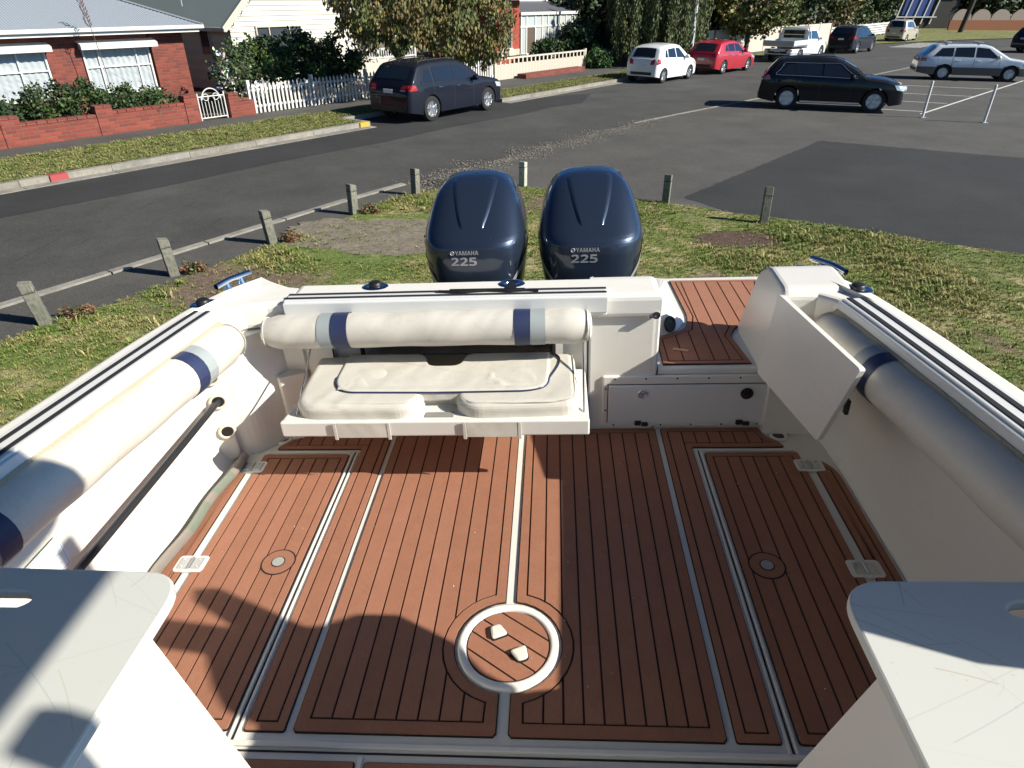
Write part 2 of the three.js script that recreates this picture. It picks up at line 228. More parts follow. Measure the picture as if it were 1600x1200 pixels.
mesh('latch', bx(.012, .05, .02, 1.012, .43, -1.74, .003), mBlack, door);
// --- lower locker lid under the step
const lid = part('locker_lid', boat); lid.position.z = .006;
mesh('lid_frame', [bx(.72, .235, .014, .672, .137, -2.257, .006)], mGel, lid);
mesh('lid_panel', bx(.655, .175, .01, .665, .128, -2.2475, .004), mWhite, lid);
mesh('lid_gap', [bx(.668, .003, .002, .665, .2185, -2.2498), bx(.003, .18, .002, .334, .13, -2.2498), bx(.003, .18, .002, .996, .13, -2.2498)], mBlackRub, lid);
mesh('lid_knob', [cyl(.024, .024, .008, .87, .178, -2.239, 28, 'z'), cyl(.014, .014, .012, .87, .178, -2.237, 20, 'z')], mBlack, lid);
mesh('lid_lock', [new THREE.TorusGeometry(.016, .004, 8, 24).translate(.47, .18, -2.241), cyl(.008, .008, .008, .47, .18, -2.241, 14, 'z')], mAlu, lid);
for (const x of [.47, .87]) mesh('lid_hinge', [bx(.026, .02, .012, x - .014, .044, -2.239, .003), bx(.026, .017, .010, x + .014, .038, -2.239, .003)], mBlack, lid);
for (const [x, y] of [[.36, .244], [.48, .244], [.6, .244], [.72, .244], [.84, .244], [.326, .2], [.326, .1], [1.017, .1], [.36, .029], [.55, .029], [.67, .029], [.79, .029], [.93, .029]]) mesh('screw', cyl(.0035, .0035, .004, x, y, -2.249, 10, 'z'), mBlack, lid);
mesh('door_latch', [cyl(.015, .015, .02, .50, .52, -2.238, 16, 'z'), bx(.03, .012, .012, .485, .515, -2.232, .004)], mSteel, boat);

// --- deck panels: black base, brown border and brown planks
function deckPanel(outer, o = {}) {
  const g = part('deck_panel', boat), y = o.y || 0, w = o.border ?? .03, gap = .0055, pw = o.pw || .052, e = .003;
  mesh('panel_base', prism(outer, y + .0005, y + .004, 0), mGroove, g);
  const oc = o.raw || coarse(outer, .014), oo = insetPoly(outer, .003), ii = insetPoly(oc, w), i2 = insetPoly(oc, w + gap);
  let k = (o.seed || 0);
  mesh('border', prism(oo, y + .0041, y + .0075, 0, [ii]), mPlanks[k % 3], g);
  const dir = o.dir || 0, ca = Math.cos(dir), sa = Math.sin(dir), rot = p => [p[0] * ca + p[1] * sa, -p[0] * sa + p[1] * ca], unr = p => [p[0] * ca - p[1] * sa, p[0] * sa + p[1] * ca];
  const P = i2.map(rot), xs = P.map(p => p[0]), x0 = Math.min(...xs), x1 = Math.max(...xs), n = o.anchor ? Math.ceil((x1 - x0) / o.anchor) : Math.max(1, Math.round((x1 - x0) / pw)), st = o.anchor || (x1 - x0) / n, off = o.anchor && o.fromMax ? x1 - n * st : x0;
  for (let i = 0; i < n; i++) {
    const a = off + i * st + (i ? gap / 2 : 0), b = off + (i + 1) * st - (i < n - 1 ? gap / 2 : 0);
    let c = clipHalf(clipHalf(P, 0, a, true), 0, b, false);
    const pieces = []; if (o.split && !(b < o.split[1] || a > o.split[2])) { pieces.push(clipHalf(c, 1, o.split[0], true), clipHalf(c, 1, o.split[0], false)); } else pieces.push(c);
    for (const q of pieces.map(cleanPoly)) if (q.length > 2 && polyArea(q) > 1e-4) mesh('plank', prism(q.map(unr), y + .0041, y + .0075, 0), mPlanks[(k++ * 7 + i) % 3], g);
  }
  return g;
}
function deckRound(raw, r, n, o) { return deckPanel(roundPoly(raw, r, n), { ...o, raw: raw.map(p => [p[0], p[1]]) }); }
function arc(cx, cd, r, a0, a1, n) { const o = []; for (let i = 0; i <= n; i++) { const a = a0 + (a1 - a0) * i / n; o.push([cx + r * Math.cos(a), cd + r * Math.sin(a)]); } return o; }
const CH = [-.008, 1.2], RH = .142;               // round hatch
const a0 = Math.asin(.012 / RH);
// centre panels, each bitten by the round hatch
const bite = Math.acos(0.016 / RH);
{
  const r = RH + .006, cx = CH[0], cd = CH[1];
  const al = Math.acos((-.014 - 0) / r);             // left panel edge at cx-.014
  deckPanel([...roundPoly([[-.53, .935], [cx - .014, .935]], 0).slice(0, 0), [-.53, .945], [-.522, .935], [cx - .022, .935], [cx - .014, .945], ...arc(cx, cd, r, -al, -2 * Math.PI + al, 15), [cx - .014, 2.25], [-.53, 2.25]], { split: [cd, -.20, .1], seed: 0 });
  const ar = Math.acos(.014 / r);
  deckPanel([[.53, .945], [.53, 2.25], [cx + .014, 2.25], ...arc(cx, cd, r, ar, -ar, 15), [cx + .014, .945], [cx + .022, .935], [.522, .935]], { split: [cd, -.1, .20], seed: 1 });
}
for (const s of [-1, 1]) {
  const S = a => a.map(([x, d, r]) => r === undefined ? [s * x, d] : [s * x, d, r]);
  // narrow panel turning outboard at its aft end
  deckRound(S([[.549, .935], [.656, .935], [.656, 2.118], [1.012, 2.118, .02], [.99, 2.16, .02], [.955, 2.19, .02], [.94, 2.25, .01], [.549, 2.25]]), .008, 3, { seed: 2, border: .024, anchor: .0505, fromMax: s < 0 });
  // hatch lid panel
  deckRound(S([[.694, .935], [1.045, .935], [1.045, 2.085], [.694, 2.085]]), .012, 3, { seed: s + 3, border: .026 });
  deckRound(S([[1.076, .5], [1.152, .5], [1.152, 1.98, .05], [1.10, 2.045, .03], [1.076, 2.03]]), .01, 3, { seed: 4, border: .022, pw: .03 });
  // step-down sill of the hatch (raised white lip each side of the joint)
  mesh('hatch_lip', [bx(.008, .007, 1.19, s * .684, .0035, -1.505, .002), bx(.008, .006, 1.19, s * .667, .003, -1.505, .002), bx(.34, .007, .008, s * .865, .0035, -2.098, .002)], mGel, boat);
  mesh('hatch_joint', [bx(.0035, .003, 1.19, s * .6755, .0015, -1.505)], mBlackRub, boat);
  // hinges of the hatch
  for (const d of [1.49, 2.0]) {
    const h = part('hatch_hinge', boat);
    mesh('hinge_surround', prism(roundPoly([[s * 1.06 - .05, d - .035], [s * 1.06 + .05, d - .035], [s * 1.06 + .05, d + .035], [s * 1.06 - .05, d + .035]], .014), .0015, .0088, .001), mGel, h);
    mesh('hinge_leaf', [bx(.032, .004, .046, s * 1.06 - .022, .0105, -d, .0015), bx(.032, .004, .046, s * 1.06 + .022, .0105, -d, .0015), cyl(.0045, .0045, .05, s * 1.06, .0115, -d, 10, 'z')], mAlu, h);
    for (const [a, b] of [[-.026, -.014], [-.026, .014], [.026, -.014], [.026, .014]]) mesh('screw', cyl(.0035, .0035, .003, s * 1.06 + a, .0133, -d + b, 8), mSteel, h);
    mesh('foam_ring', prism(roundPoly([[s * 1.06 - .08, d - .062], [s * 1.06 - .052, d - .062], [s * 1.06 - .052, d + .062], [s * 1.06 - .08, d + .062]], .02), .0076, .0079, 0), mPlanks[1], h);
  }
  // flush round lifting ring
  const lr = part('lift_ring', boat);
  mesh('ring_joint', cyl(.056, .056, .0006, s * .772, .0079, -1.5, 36), mGroove, lr);
  mesh('ring_foam', cyl(.051, .051, .0012, s * .772, .0084, -1.5, 36), mPlanks[0], lr);
  mesh('ring_edge', cyl(.0225, .0225, .0015, s * .772, .0088, -1.5, 28), mGroove, lr);
  mesh('ring_button', cyl(.019, .019, .003, s * .772, .0094, -1.5, 28), mat([.34, .35, .33], .5), lr);
  // corner drain
  const dr = part('floor_drain', boat);
  mesh('drain_ring', new THREE.TorusGeometry(.03, .008, 8, 28).rotateX(Math.PI / 2).translate(s * 1.005, .002, -2.195), mGel, dr);
  mesh('drain_hole', cyl(.023, .023, .004, s * 1.005, .0005, -2.195, 24), mat([.06, .055, .05], .6), dr);
}
// forward panels at the step of the cockpit
for (const [a, b] of [[-.64, -.352], [-.33, .43], [.452, .70]]) deckRound([[a, -.6], [b, -.6], [b, .868], [a, .868]], .008, 3, { seed: 5 });
mesh('floor_sill', [bx(1.9, .009, .014, 0, .0045, -.905, .003), bx(.012, .006, .9, -.341, .003, -.43, .002), bx(.012, .006, .9, .441, .003, -.43, .002)], mGel, boat);
mesh('floor_joint', bx(1.9, .003, .004, 0, .0015, -.889), mBlackRub, boat);
// round inspection hatch
const rh = part('round_hatch', boat);
mesh('hatch_ring', new THREE.LatheGeometry([[.116, .001], [.118, .008], [.122, .0105], [.132, .011], [.139, .009], [.142, .001]].map(p => new THREE.Vector2(...p)), 72).translate(CH[0], 0, -CH[1]), phys([.80, .78, .73], .25, { clearcoat: .5 }), rh);
mesh('lid_base', cyl(.115, .115, .003, CH[0], .002, -CH[1], 60), mGroove, rh);
{
  const dirA = -35 * R, ca = Math.cos(dirA), sa = Math.sin(dirA), P = arc(0, 0, .1125, 0, Math.PI * 2 * 63 / 64, 63); let k = 0;
  for (const [a, b] of [[-.2, -.078], [-.073, -.0275], [-.0225, .0225], [.0275, .073], [.078, .2]]) { const q = clipHalf(clipHalf(P, 1, a, true), 1, b, false); mesh('plank', prism(q.map(p => [CH[0] + p[0] * ca - p[1] * sa, CH[1] + p[0] * sa + p[1] * ca]), .0036, .0066, 0), mPlanks[k++ % 3], rh); }
  for (const [x, d, a] of [[-.040, 1.236, .5], [.028, 1.168, .5 + Math.PI]]) {
    mesh('grip_joint', prism(roundPoly([[-.024, -.016], [.024, -.02], [.018, .02], [-.012, .024]], .01).map(p => [x + 1.12 * (p[0] * Math.cos(a) - p[1] * Math.sin(a)), d + 1.12 * (p[0] * Math.sin(a) + p[1] * Math.cos(a))]), .0067, .0074, 0), mGroove, rh);
    mesh('lid_grip', prism(roundPoly([[-.024, -.016], [.024, -.02], [.018, .02], [-.012, .024]], .01).map(p => [x + p[0] * Math.cos(a) - p[1] * Math.sin(a), d + p[0] * Math.sin(a) + p[1] * Math.cos(a)]), .0075, .02, .006), phys([.72, .69, .60], .3), rh);
  }
}
// teak-look panel on the boarding step
deckRound([[.548, 2.285, 0], [.888, 2.285, 0], [.862, 2.52, .03], [.90, 2.61, .04], [1.03, 2.66, .05], [1.14, 3.14, .03], [.70, 3.15, 0], [.715, 2.72, .05], [.69, 2.60, .05], [.58, 2.53, .04], [.55, 2.51, .01]], .02, 4, { y: .2785, seed: 6, border: .022, pw: .056 });

// --- coaming strips with twin black rubber lines
const SH = sheer;
function stripAlong(name, path, w, y) {           // path: [x, d][]
  const g = part(name, boat), n = path.length;
  const nor = i => { const a = path[Math.max(0, i - 1)], b = path[Math.min(n - 1, i + 1)], dx = b[0] - a[0], dd = b[1] - a[1], l = Math.hypot(dx, dd); return [dd / l, -dx / l]; };
  const ribbon = (o0, o1) => [...path.map((p, i) => { const q = nor(i); return [p[0] + q[0] * o0, p[1] + q[1] * o0]; }), ...path.map((p, i) => { const q = nor(i); return [p[0] + q[0] * o1, p[1] + q[1] * o1]; }).reverse()];
  mesh('strip_bed', SH(prism(ribbon(-w / 2, w / 2), y - .01, y + .012, .005)), mWhite, g);
  mesh('strip_lip', SH(prism(ribbon(-w / 2 - .012, -w / 2 + .012), y - .06, y + .006, .006)), mWhite, g);
  for (const c of [-.26, .22]) mesh('rubber_line', SH(prism(ribbon(c * w - .0085, c * w + .0085), y + .0115, y + .0145, .001)), mBlackRub, g);
  return g;
}
const gPath = s => { const o = []; for (let d = 2.13; d >= -1.2; d -= .15) o.push([s * (gIn(d) + .052), d]); return o; };
stripAlong('coaming_strip', gPath(1).reverse(), .095, GY);
stripAlong('coaming_strip', gPath(-1), .095, GY);
stripAlong('coaming_strip', [[-.875, 2.255], [-.4, 2.257], [0, 2.257], [.318, 2.255]].reverse(), .085, .603);
mesh('transom_fascia', bx(1.195, .055, .02, -.278, .558, -2.222, .006), mWhite, boat);
// --- padded bolsters
function bolster(path, r, bands, frill) {
  const g = part('bolster', boat), cv = new THREE.CatmullRomCurve3(path.map(p => new THREE.Vector3(...p)), false, 'catmullrom', .3), len = cv.getLength();
  const seg = (a, b, rr, name, m) => { const n = 24, k = 22; mesh(name, grid(n, k, (u, v) => { const t = a + (b - a) * u, p = cv.getPointAt(Math.min(1, Math.max(0, t))), tg = cv.getTangentAt(Math.min(1, Math.max(0, t))), sd = new THREE.Vector3(0, 1, 0).cross(tg).normalize(), up = tg.clone().cross(sd); const e = Math.min(t * len, (1 - t) * len), f = e < .035 ? Math.sqrt(1 - (1 - e / .035) ** 2) * .22 + .78 : 1, an = v * Math.PI * 2, q = rr * f * (1 + .02 * Math.sin(t * len * 23 + Math.cos(an) * 2)); return [p.x + (sd.x * Math.cos(an) + up.x * Math.sin(an)) * q, p.y + (sd.y * Math.cos(an) + up.y * Math.sin(an)) * q, p.z + (sd.z * Math.cos(an) + up.z * Math.sin(an)) * q, t * len, v * .45]; }), m, g); };
  seg(0, 1, r, 'padding', mVinyl);
  for (const e of [0, 1]) { const p = cv.getPointAt(e), tg = cv.getTangentAt(e); const d = new THREE.SphereGeometry(r * .8, 24, 12).scale(1, 1, .22); d.applyQuaternion(new THREE.Quaternion().setFromUnitVectors(new THREE.Vector3(0, 0, 1), tg)); d.translate(p.x, p.y, p.z); mesh('end_cap', d, mVinyl, g); const c = new THREE.TorusGeometry(r * .88, .0028, 6, 36); c.applyQuaternion(new THREE.Quaternion().setFromUnitVectors(new THREE.Vector3(0, 0, 1), tg)); const pp = cv.getPointAt(e ? 1 - .008 / len : .008 / len); c.translate(pp.x, pp.y, pp.z); mesh('piping', c, mVinyl, g); }
  for (const [a, b, m] of bands) seg(a / len, b / len, r + .0025, m === mNavy ? 'navy_band' : 'grey_band', m);
  if (frill) mesh('frill', frill, mat([.62, .55, .40], .9, { bumpMap: texNonskid, bumpScale: .004 }), g);
}
const sideBol = s => [2.13, 1.7, 1.3, .9, .4].map(d => [s * (gIn(d) - .022), .496 + sheerAt(d), -d]);
const frillGeo = s => grid(60, 1, (u, v) => { const d = 2.12 - u * 1.9; return [s * (gIn(d) - .011 - v * .014 ), (.578 - v * .016) + sheerAt(d), -d, d, v * .03]; });
bolster(sideBol(-1), .074, [[.27, .325, mNavy], [.215, .268, mGreyVinyl], [1.08, 1.14, mNavy], [1.142, 1.2, mGreyVinyl]], frillGeo(-1));
bolster(sideBol(1), .074, [[.36, .415, mNavy], [.305, .358, mGreyVinyl]], frillGeo(1));
bolster([[-.945, .510, -2.165], [-.35, .517, -2.16], [.252, .514, -2.165]], .064, [[.215, .262, mGreyVinyl], [.264, .326, mNavy], [.93, .985, mNavy], [.987, 1.04, mGreyVinyl]], grid(60, 1, (u, v) => [-.86 + u * 1.17, .596 - v * .03, -2.206, u * 1.2, v * .03]));

// --- fold-down bench
const bench = part('bench_seat', boat);
const panPts = [[-.835, 1.875], [.243, 1.868], [.243, 2.23], [-.80, 2.23]];
mesh('seat_pan', prism(roundPoly(panPts, .02), .262, .302, .008), mGel, bench);
mesh('seat_lip', bx(1.08, .062, .02, -.296, .272, -1.878, .007), mGel, bench);
mesh('seat_slot', bx(.10, .004, .03, -.275, .3035, -1.91, .001), mat([.25, .24, .21], .6), bench);
const cush = [[-.785, 2.215, .03], [-.37, 2.215, .03], [-.345, 2.13, .02], [-.225, 2.13, .02], [-.20, 2.215, .03], [.20, 2.215, .04], [.212, 1.90, .06], [-.155, 1.885, .05], [-.215, 1.925, .03], [-.222, 1.985, .02], [-.338, 1.985, .02], [-.335, 1.93, .03], [-.39, 1.885, .05], [-.74, 1.885, .06], [-.79, 1.93, .05]];
function puff(g, amp, seed) { const p = g.attributes.position; g.computeBoundingBox(); const y1 = g.boundingBox.max.y, y0 = g.boundingBox.min.y; for (let i = 0; i < p.count; i++) { const k = (p.getY(i) - y0) / (y1 - y0), x = p.getX(i), z = p.getZ(i); p.setY(i, p.getY(i) + k * amp * (nA(x * 9 + seed + 20, z * 9 + 30) + .5 * nA(x * 24 + 40, z * 19 + 20) - .7)); } g.computeVertexNormals(); return toCreasedNormals(g, .9); }
const lift = d => .03 * Math.max(0, (d - 1.88) / .33);
function tilt(g) { const p = g.attributes.position; for (let i = 0; i < p.count; i++) if (p.getY(i) > .31) p.setY(i, p.getY(i) + lift(-p.getZ(i))); return g; }
function tiltAll(l) { return l.map(tilt); }
function cushGeo(pts, y0, y1, bev, nx) {           // cushion with a subdivided soft top
  const body = new THREE.ExtrudeGeometry(shapeOf(pts), { depth: y1 - y0 - bev, bevelEnabled: true, bevelSize: bev, bevelOffset: -bev, bevelThickness: bev, bevelSegments: 5 });
  body.rotateX(-Math.PI / 2); body.translate(0, y0, 0); return uvBox(body);
}
mesh('cushion', tilt(cushGeo(roundPoly(cush, .02, 6), .303, .355, .026)), mVinyl, bench);
const inner = roundPoly([[-.665, 2.208, .01], [-.365, 2.205, .03], [-.342, 2.125, .03], [-.228, 2.125, .03], [-.205, 2.205, .03], [.112, 2.208, .01], [.105, 1.985, .05], [.03, 1.962, .03], [-.30, 1.958, .02], [-.63, 1.965, .05], [-.672, 2.02, .04]], .02, 6);
mesh('cushion_panel', tilt(cushGeo(inner, .33, .363, .012)), mVinyl, bench);
{ const pl = inner.map(p => [p[0], .358, -p[1]]); const half = pl.filter(p => p[2] > -2.2); mesh('piping', tilt(tube(roundOrder(half), .0032, 120, 6)), mNavy, bench); }
function roundOrder(pts) { let a = pts.filter(p => p[0] > -.19 || p[0] < -.38 || p[2] > -2.05); a = a.map(p => ({ p, an: Math.atan2(p[2] + 2.16, p[0] + .28) })); a.sort((m, n) => n.an - m.an); return a.map(q => q.p); }
// wrinkles pulled into the vinyl, seam of the outer cushion
mesh('seam', tiltAll([tube([[.192, .352, -2.19], [.196, .353, -2.05], [.19, .352, -1.93], [.1, .352, -1.905], [-.15, .352, -1.905], [-.19, .352, -1.94]], .0022, 60, 6), tube([[-.765, .352, -2.18], [-.768, .352, -2.0], [-.745, .352, -1.915], [-.6, .352, -1.905], [-.40, .352, -1.905], [-.36, .352, -1.94]], .0022, 60, 6)]), mVinyl, bench);
{ // wrinkles pulled into the soft top
  const rid = [[-.14, 2.10, -.06, 2.0, .0045, .010], [-.08, 2.11, -.11, 2.03, .0035, .009], [-.12, 2.03, -.04, 1.99, .003, .008], [-.58, 2.03, -.54, 1.985, .0035, .010], [-.62, 2.09, -.50, 2.07, .002, .014], [.0, 2.08, .07, 2.02, .0025, .012], [-.42, 2.06, -.30, 2.02, .0025, .014], [-.34, 2.10, -.20, 2.11, .003, .010], [-.02, 2.0, .06, 1.985, .002, .01]];
  const seg = (x, y, q) => { const dx = q[2] - q[0], dy = q[3] - q[1], k = Math.max(0, Math.min(1, ((x - q[0]) * dx + (y - q[1]) * dy) / (dx * dx + dy * dy))); return Math.hypot(x - q[0] - k * dx, y - q[1] - k * dy); };
  mesh('cushion_top', grid(110, 26, (u, v) => { const x = -.648 + .735 * u, d = 1.978 + .138 * v, f = Math.min(1, Math.min(u, 1 - u) * 22, Math.min(v, 1 - v) * 7); let h = .005 * (nA(x * 11 + 3, d * 13) - .35); for (const q of rid) { const s = seg(x, d, q), w = q[5] * 1.7; h += .42 * q[4] * (Math.exp(-((s / w) ** 2)) - .4 * Math.exp(-(((s - 1.6 * w) / w) ** 2))); } return [x, .3625 + lift(d) + f * h - .0012 * (1 - f), -d, x, d]; }), mVinyl, bench);
}
for (const x of [-.64, -.45, -.185, .005]) mesh('hold_strap', bx(.012, .07, .004, x, .268, -1.862, .0015), mVinyl, bench);
mesh('strap_cover', [bx(.178, .062, .006, -.545, .272, -1.864, .002), bx(.178, .062, .006, -.09, .272, -1.864, .002)], mVinyl, bench);
mesh('stay', [bar([-.79, .30, -1.92], [-.80, .46, -2.23], .004)], mSteel, bench);
mesh('stay', [bar([.225, .30, -1.92], [.235, .50, -2.235], .004)], mSteel, bench);
mesh('seat_track', [bx(.016, .5, .014, -.735, .25, -2.245, .003)], mAlu, bench);
mesh('seat_track', [bx(.016, .52, .016, .252, .28, -2.243, .003)], mAlu, bench);
mesh('track_groove', [bx(.006, .5, .004, -.735, .25, -2.237), bx(.006, .52, .004, .252, .28, -2.234)], mBlackRub, bench);

// --- rod holders, cleats
function rodHolder(x, d, y, capOn, turn) {
  const g = part('rod_holder', boat);
  const fl = new THREE.LatheGeometry([[.019, 0], [.022, .006], [.036, .0055], [.041, .001]].map(p => new THREE.Vector2(...p)), 40); fl.scale(1.25, 1, .92).rotateY(turn).translate(x, y, -d); mesh('flange', fl, mSteel, g);
  if (capOn) mesh('cap', new THREE.LatheGeometry([[0, .022], [.018, .021], [.0235, .016], [.025, .006]].map(p => new THREE.Vector2(...p)), 32).translate(x, y, -d), mBlack, g);
  else { mesh('socket', cyl(.018, .018, .01, x, y - .0025, -d, 24), mBlack, g); const cp = mesh('cap', [cyl(.024, .02, .018, x + .0, y + .011, -d + .075, 24), cyl(.006, .006, .05, x, y + .006, -d + .045, 8, 'z')], mBlack, g); }
}
rodHolder(-1.198, 2.237, GY, true, .4); rodHolder(1.20, 2.243, GY, true, -.4); rodHolder(-.565, 2.365, .603, true, 0); rodHolder(-.034, 2.362, .603, false, 0);
for (const s of [-1, 1]) { // bow-shaped mooring cleat on each quarter
  const g = part('mooring_cleat', boat), a = [s * 1.20, 2.36], b = [s * 1.135, 2.53];
  mesh('horn', tube([[a[0], GY + .018, -a[1]], [a[0] * .6 + b[0] * .4, GY + .022, -(a[1] * .6 + b[1] * .4)], [b[0], GY + .013, -b[1]]], .012, 20, 10), mSteel, g);
  for (const k of [.3, .7]) mesh('cleat_foot', cyl(.009, .018, .032, a[0] + (b[0] - a[0]) * k, GY + .004, -(a[1] + (b[1] - a[1]) * k), 14), mSteel, g);
}
// --- rod rack in the port side: holes with rims
const rack = part('rod_rack', boat);
mesh('rack_pad', (() => { const g = new THREE.ExtrudeGeometry(shapeOf(roundPoly([[-.035, .02], [.035, .02], [.035, .5], [-.035, .5]], .02)), { depth: .05, bevelEnabled: true, bevelSize: .008, bevelThickness: .008, bevelSegments: 2 }); g.rotateY(.5); g.translate(-1.19, 0, -2.09); return uvBox(g); })(), mGel, rack);
for (const [y, k] of [[.388, 0], [.285, 1], [.15, 2]]) { const gx = -1.1415, gz = -2.0405; mesh('rack_rim', new THREE.TorusGeometry(.027, .006, 8, 28).rotateY(.5).translate(gx, y, gz), mat([.66, .60, .46], .6), rack); mesh('rack_hole', cyl(.024, .024, .004, 0, 0, 0, 24, 'z').rotateY(.5).translate(gx, y, gz), mBlack, rack); }
mesh('sticker', (() => { const c = document.createElement('canvas'); c.width = 256; c.height = 160; const x = c.getContext('2d'); x.fillStyle = '#e9e8e4'; x.fillRect(0, 0, 256, 160); x.strokeStyle = '#6fa3c4'; x.lineWidth = 4; x.strokeRect(8, 8, 240, 144); for (let i = 0; i < 5; i++) { x.fillStyle = '#8fb4cc'; x.fillRect(24, 30 + i * 22, 120 + (i * 37) % 80, 3); } const t = new THREE.CanvasTexture(c); t.colorSpace = THREE.SRGBColorSpace; const g = new THREE.PlaneGeometry(.13, .10); g.rotateY(Math.PI / 2); g.translate(-1.183, .335, -1.16); return rackSticker(g, t); })(), stickerMat(), boat);
function rackSticker(g, t) { rackSticker.t = t; return g; }
function stickerMat() { return mat(0xffffff, .5, { map: rackSticker.t }); }
// --- wheelhouse (outside the frame): side wings, posts and roof, which shade the cockpit
const wh = part('wheelhouse', boat);
for (const s of [-1, 1]) {
  const wing = [[.56, .60], [.83, .60], [.80, .69], [.742, .778], [.775, .85], [.84, .905], [.89, 1.02], [.866, 1.08], [.80, 1.14], [.775, 1.18], [.835, 1.39], [.815, 1.425], [.775, 1.41], [.72, 1.30], [.69, 1.45], [.66, 1.88], [.58, 1.88], [.60, 1.43], [.62, 1.33], [.54, 1.29], [.49, 1.25], [.46, 1.1], [.51, .85]];
  mesh('roof_post', bx(.05, 1.3, .07, s * 1.24, 1.24, -.02, .01), mGel, wh);
  const g = new THREE.ExtrudeGeometry(shapeOf(wing), { depth: .03, bevelEnabled: false }); g.rotateY(Math.PI / 2); g.translate(s * 1.25 - .015, 0, 0); mesh('side_wing', uvBox(g), mGel, wh);
}
mesh('roof', prism(roundPoly([[-1.19, -1.4], [1.19, -1.4], [1.19, .72], [-1.19, .72]], .15), 1.88, 1.94, .02), mGel, wh);

// --- loose and separate things aboard
const pole = boatFrame(mesh('boat_pole', [tube([[-1.142, .285, -2.06], [-1.14, .287, -1.6], [-1.135, .295, -1.0]], .0125, 40, 10)], mat([.02, .021, .024], .35))); tag(pole, 'black pole held in the rod rack along white cockpit side', 'pole');
const hose = boatFrame(mesh('hose', (() => { const pts = []; for (let i = 0; i <= 20; i++) { const d = 2.05 - i * .06; pts.push([-1.108 - .0032 * i + .006 * Math.sin(i * 1.1), .026, -d]); } const g = tube(pts, .017, 200, 10); const p = g.attributes.position, c = new Float32Array(p.count * 3); for (let i = 0; i < p.count; i++) { const d = -p.getZ(i), k = nA(d * 9, 3.3), m = k > .5 ? [.40, .45, .35] : [.54, .47, .40]; c.set(m, i * 3); } g.setAttribute('color', new THREE.BufferAttribute(c, 3)); return g; })(), mat(0xffffff, .75, { vertexColors: true, bumpMap: texNonskid, bumpScale: .003 }))); tag(hose, 'weathered green and pink hose lying along cockpit floor edge', 'hose');
const cord = boatFrame(grp('cord', 'black cord lying along the transom strip', 'cord')); mesh('cord_body', [tube([[-.30, .6195, -2.262], [-.22, .6205, -2.25], [-.12, .62, -2.262], [-.04, .621, -2.252], [.03, .62, -2.258], [.07, .6195, -2.25]], .0055, 60, 6), tube([[-.26, .619, -2.275], [-.1, .6195, -2.272], [.02, .6195, -2.27]], .004, 40, 6)], mBlack, cord);
const stick = boatFrame(mesh('wood_splinter', beam([.605, .2895, -2.405], [.662, .2895, -2.385], .008, .005), mat([.62, .42, .26], .8))); tag(stick, 'thin pale wood splinter on brown boarding step', 'splinter');
{ const r = rng(404), im = new THREE.InstancedMesh(new THREE.TetrahedronGeometry(1, 0), mat([.62, .56, .46], .9), 70), m = new THREE.Matrix4(); for (let i = 0; i < 70; i++) { const s = .0009 + r() * r() * .0028; m.makeRotationFromEuler(new THREE.Euler(r() * 6, r() * 6, r() * 6)).scale(new THREE.Vector3(s, s * .5, s * 1.4)); m.setPosition(-1.0 + r() * 2, .0085, -(.95 + r() * 1.2)); im.setMatrixAt(i, m); } im.name = 'crumbs'; tag(im, 'tiny pale crumbs scattered over the brown cockpit planks', 'crumbs'); im.userData.kind = 'stuff'; im.castShadow = true; boatFrame(im); scene.add(im); }
// side cabinets with white cutting boards on top
const scratchTex = seed => { const c = document.createElement('canvas'); c.width = c.height = 1024; const x = c.getContext('2d'), r = rng(seed); x.fillStyle = '#c6c7c2'; x.fillRect(0, 0, 1024, 1024); for (let i = 0; i < 130; i++) { const px = r() * 1024, py = r() * 1024, l = 30 + r() * 260, a = r() * 3.1; x.strokeStyle = `rgba(${110 + r() * 60},${105 + r() * 60},${100 + r() * 60},${.12 + r() * .4})`; x.lineWidth = .8 + r() * 1.6; x.beginPath(); x.moveTo(px, py); x.quadraticCurveTo(px + Math.cos(a) * l * .5 + r() * 24, py + Math.sin(a) * l * .5, px + Math.cos(a) * l, py + Math.sin(a) * l); x.stroke(); } for (let i = 0; i < 260; i++) { x.fillStyle = `rgba(150,135,115,${r() * .25})`; x.fillRect(r() * 1024, r() * 1024, 1 + r() * 5, 1 + r() * 3); } if (seed === 2) { x.fillStyle = 'rgba(190,110,50,.5)'; x.fillRect(690, 560, 12, 60); x.fillStyle = 'rgba(200,140,80,.35)'; x.fillRect(694, 610, 20, 60); } const t = new THREE.CanvasTexture(c); t.colorSpace = THREE.SRGBColorSpace; t.wrapS = t.wrapT = THREE.RepeatWrapping; t.repeat.set(1 / .8, 1 / .8); return t; };
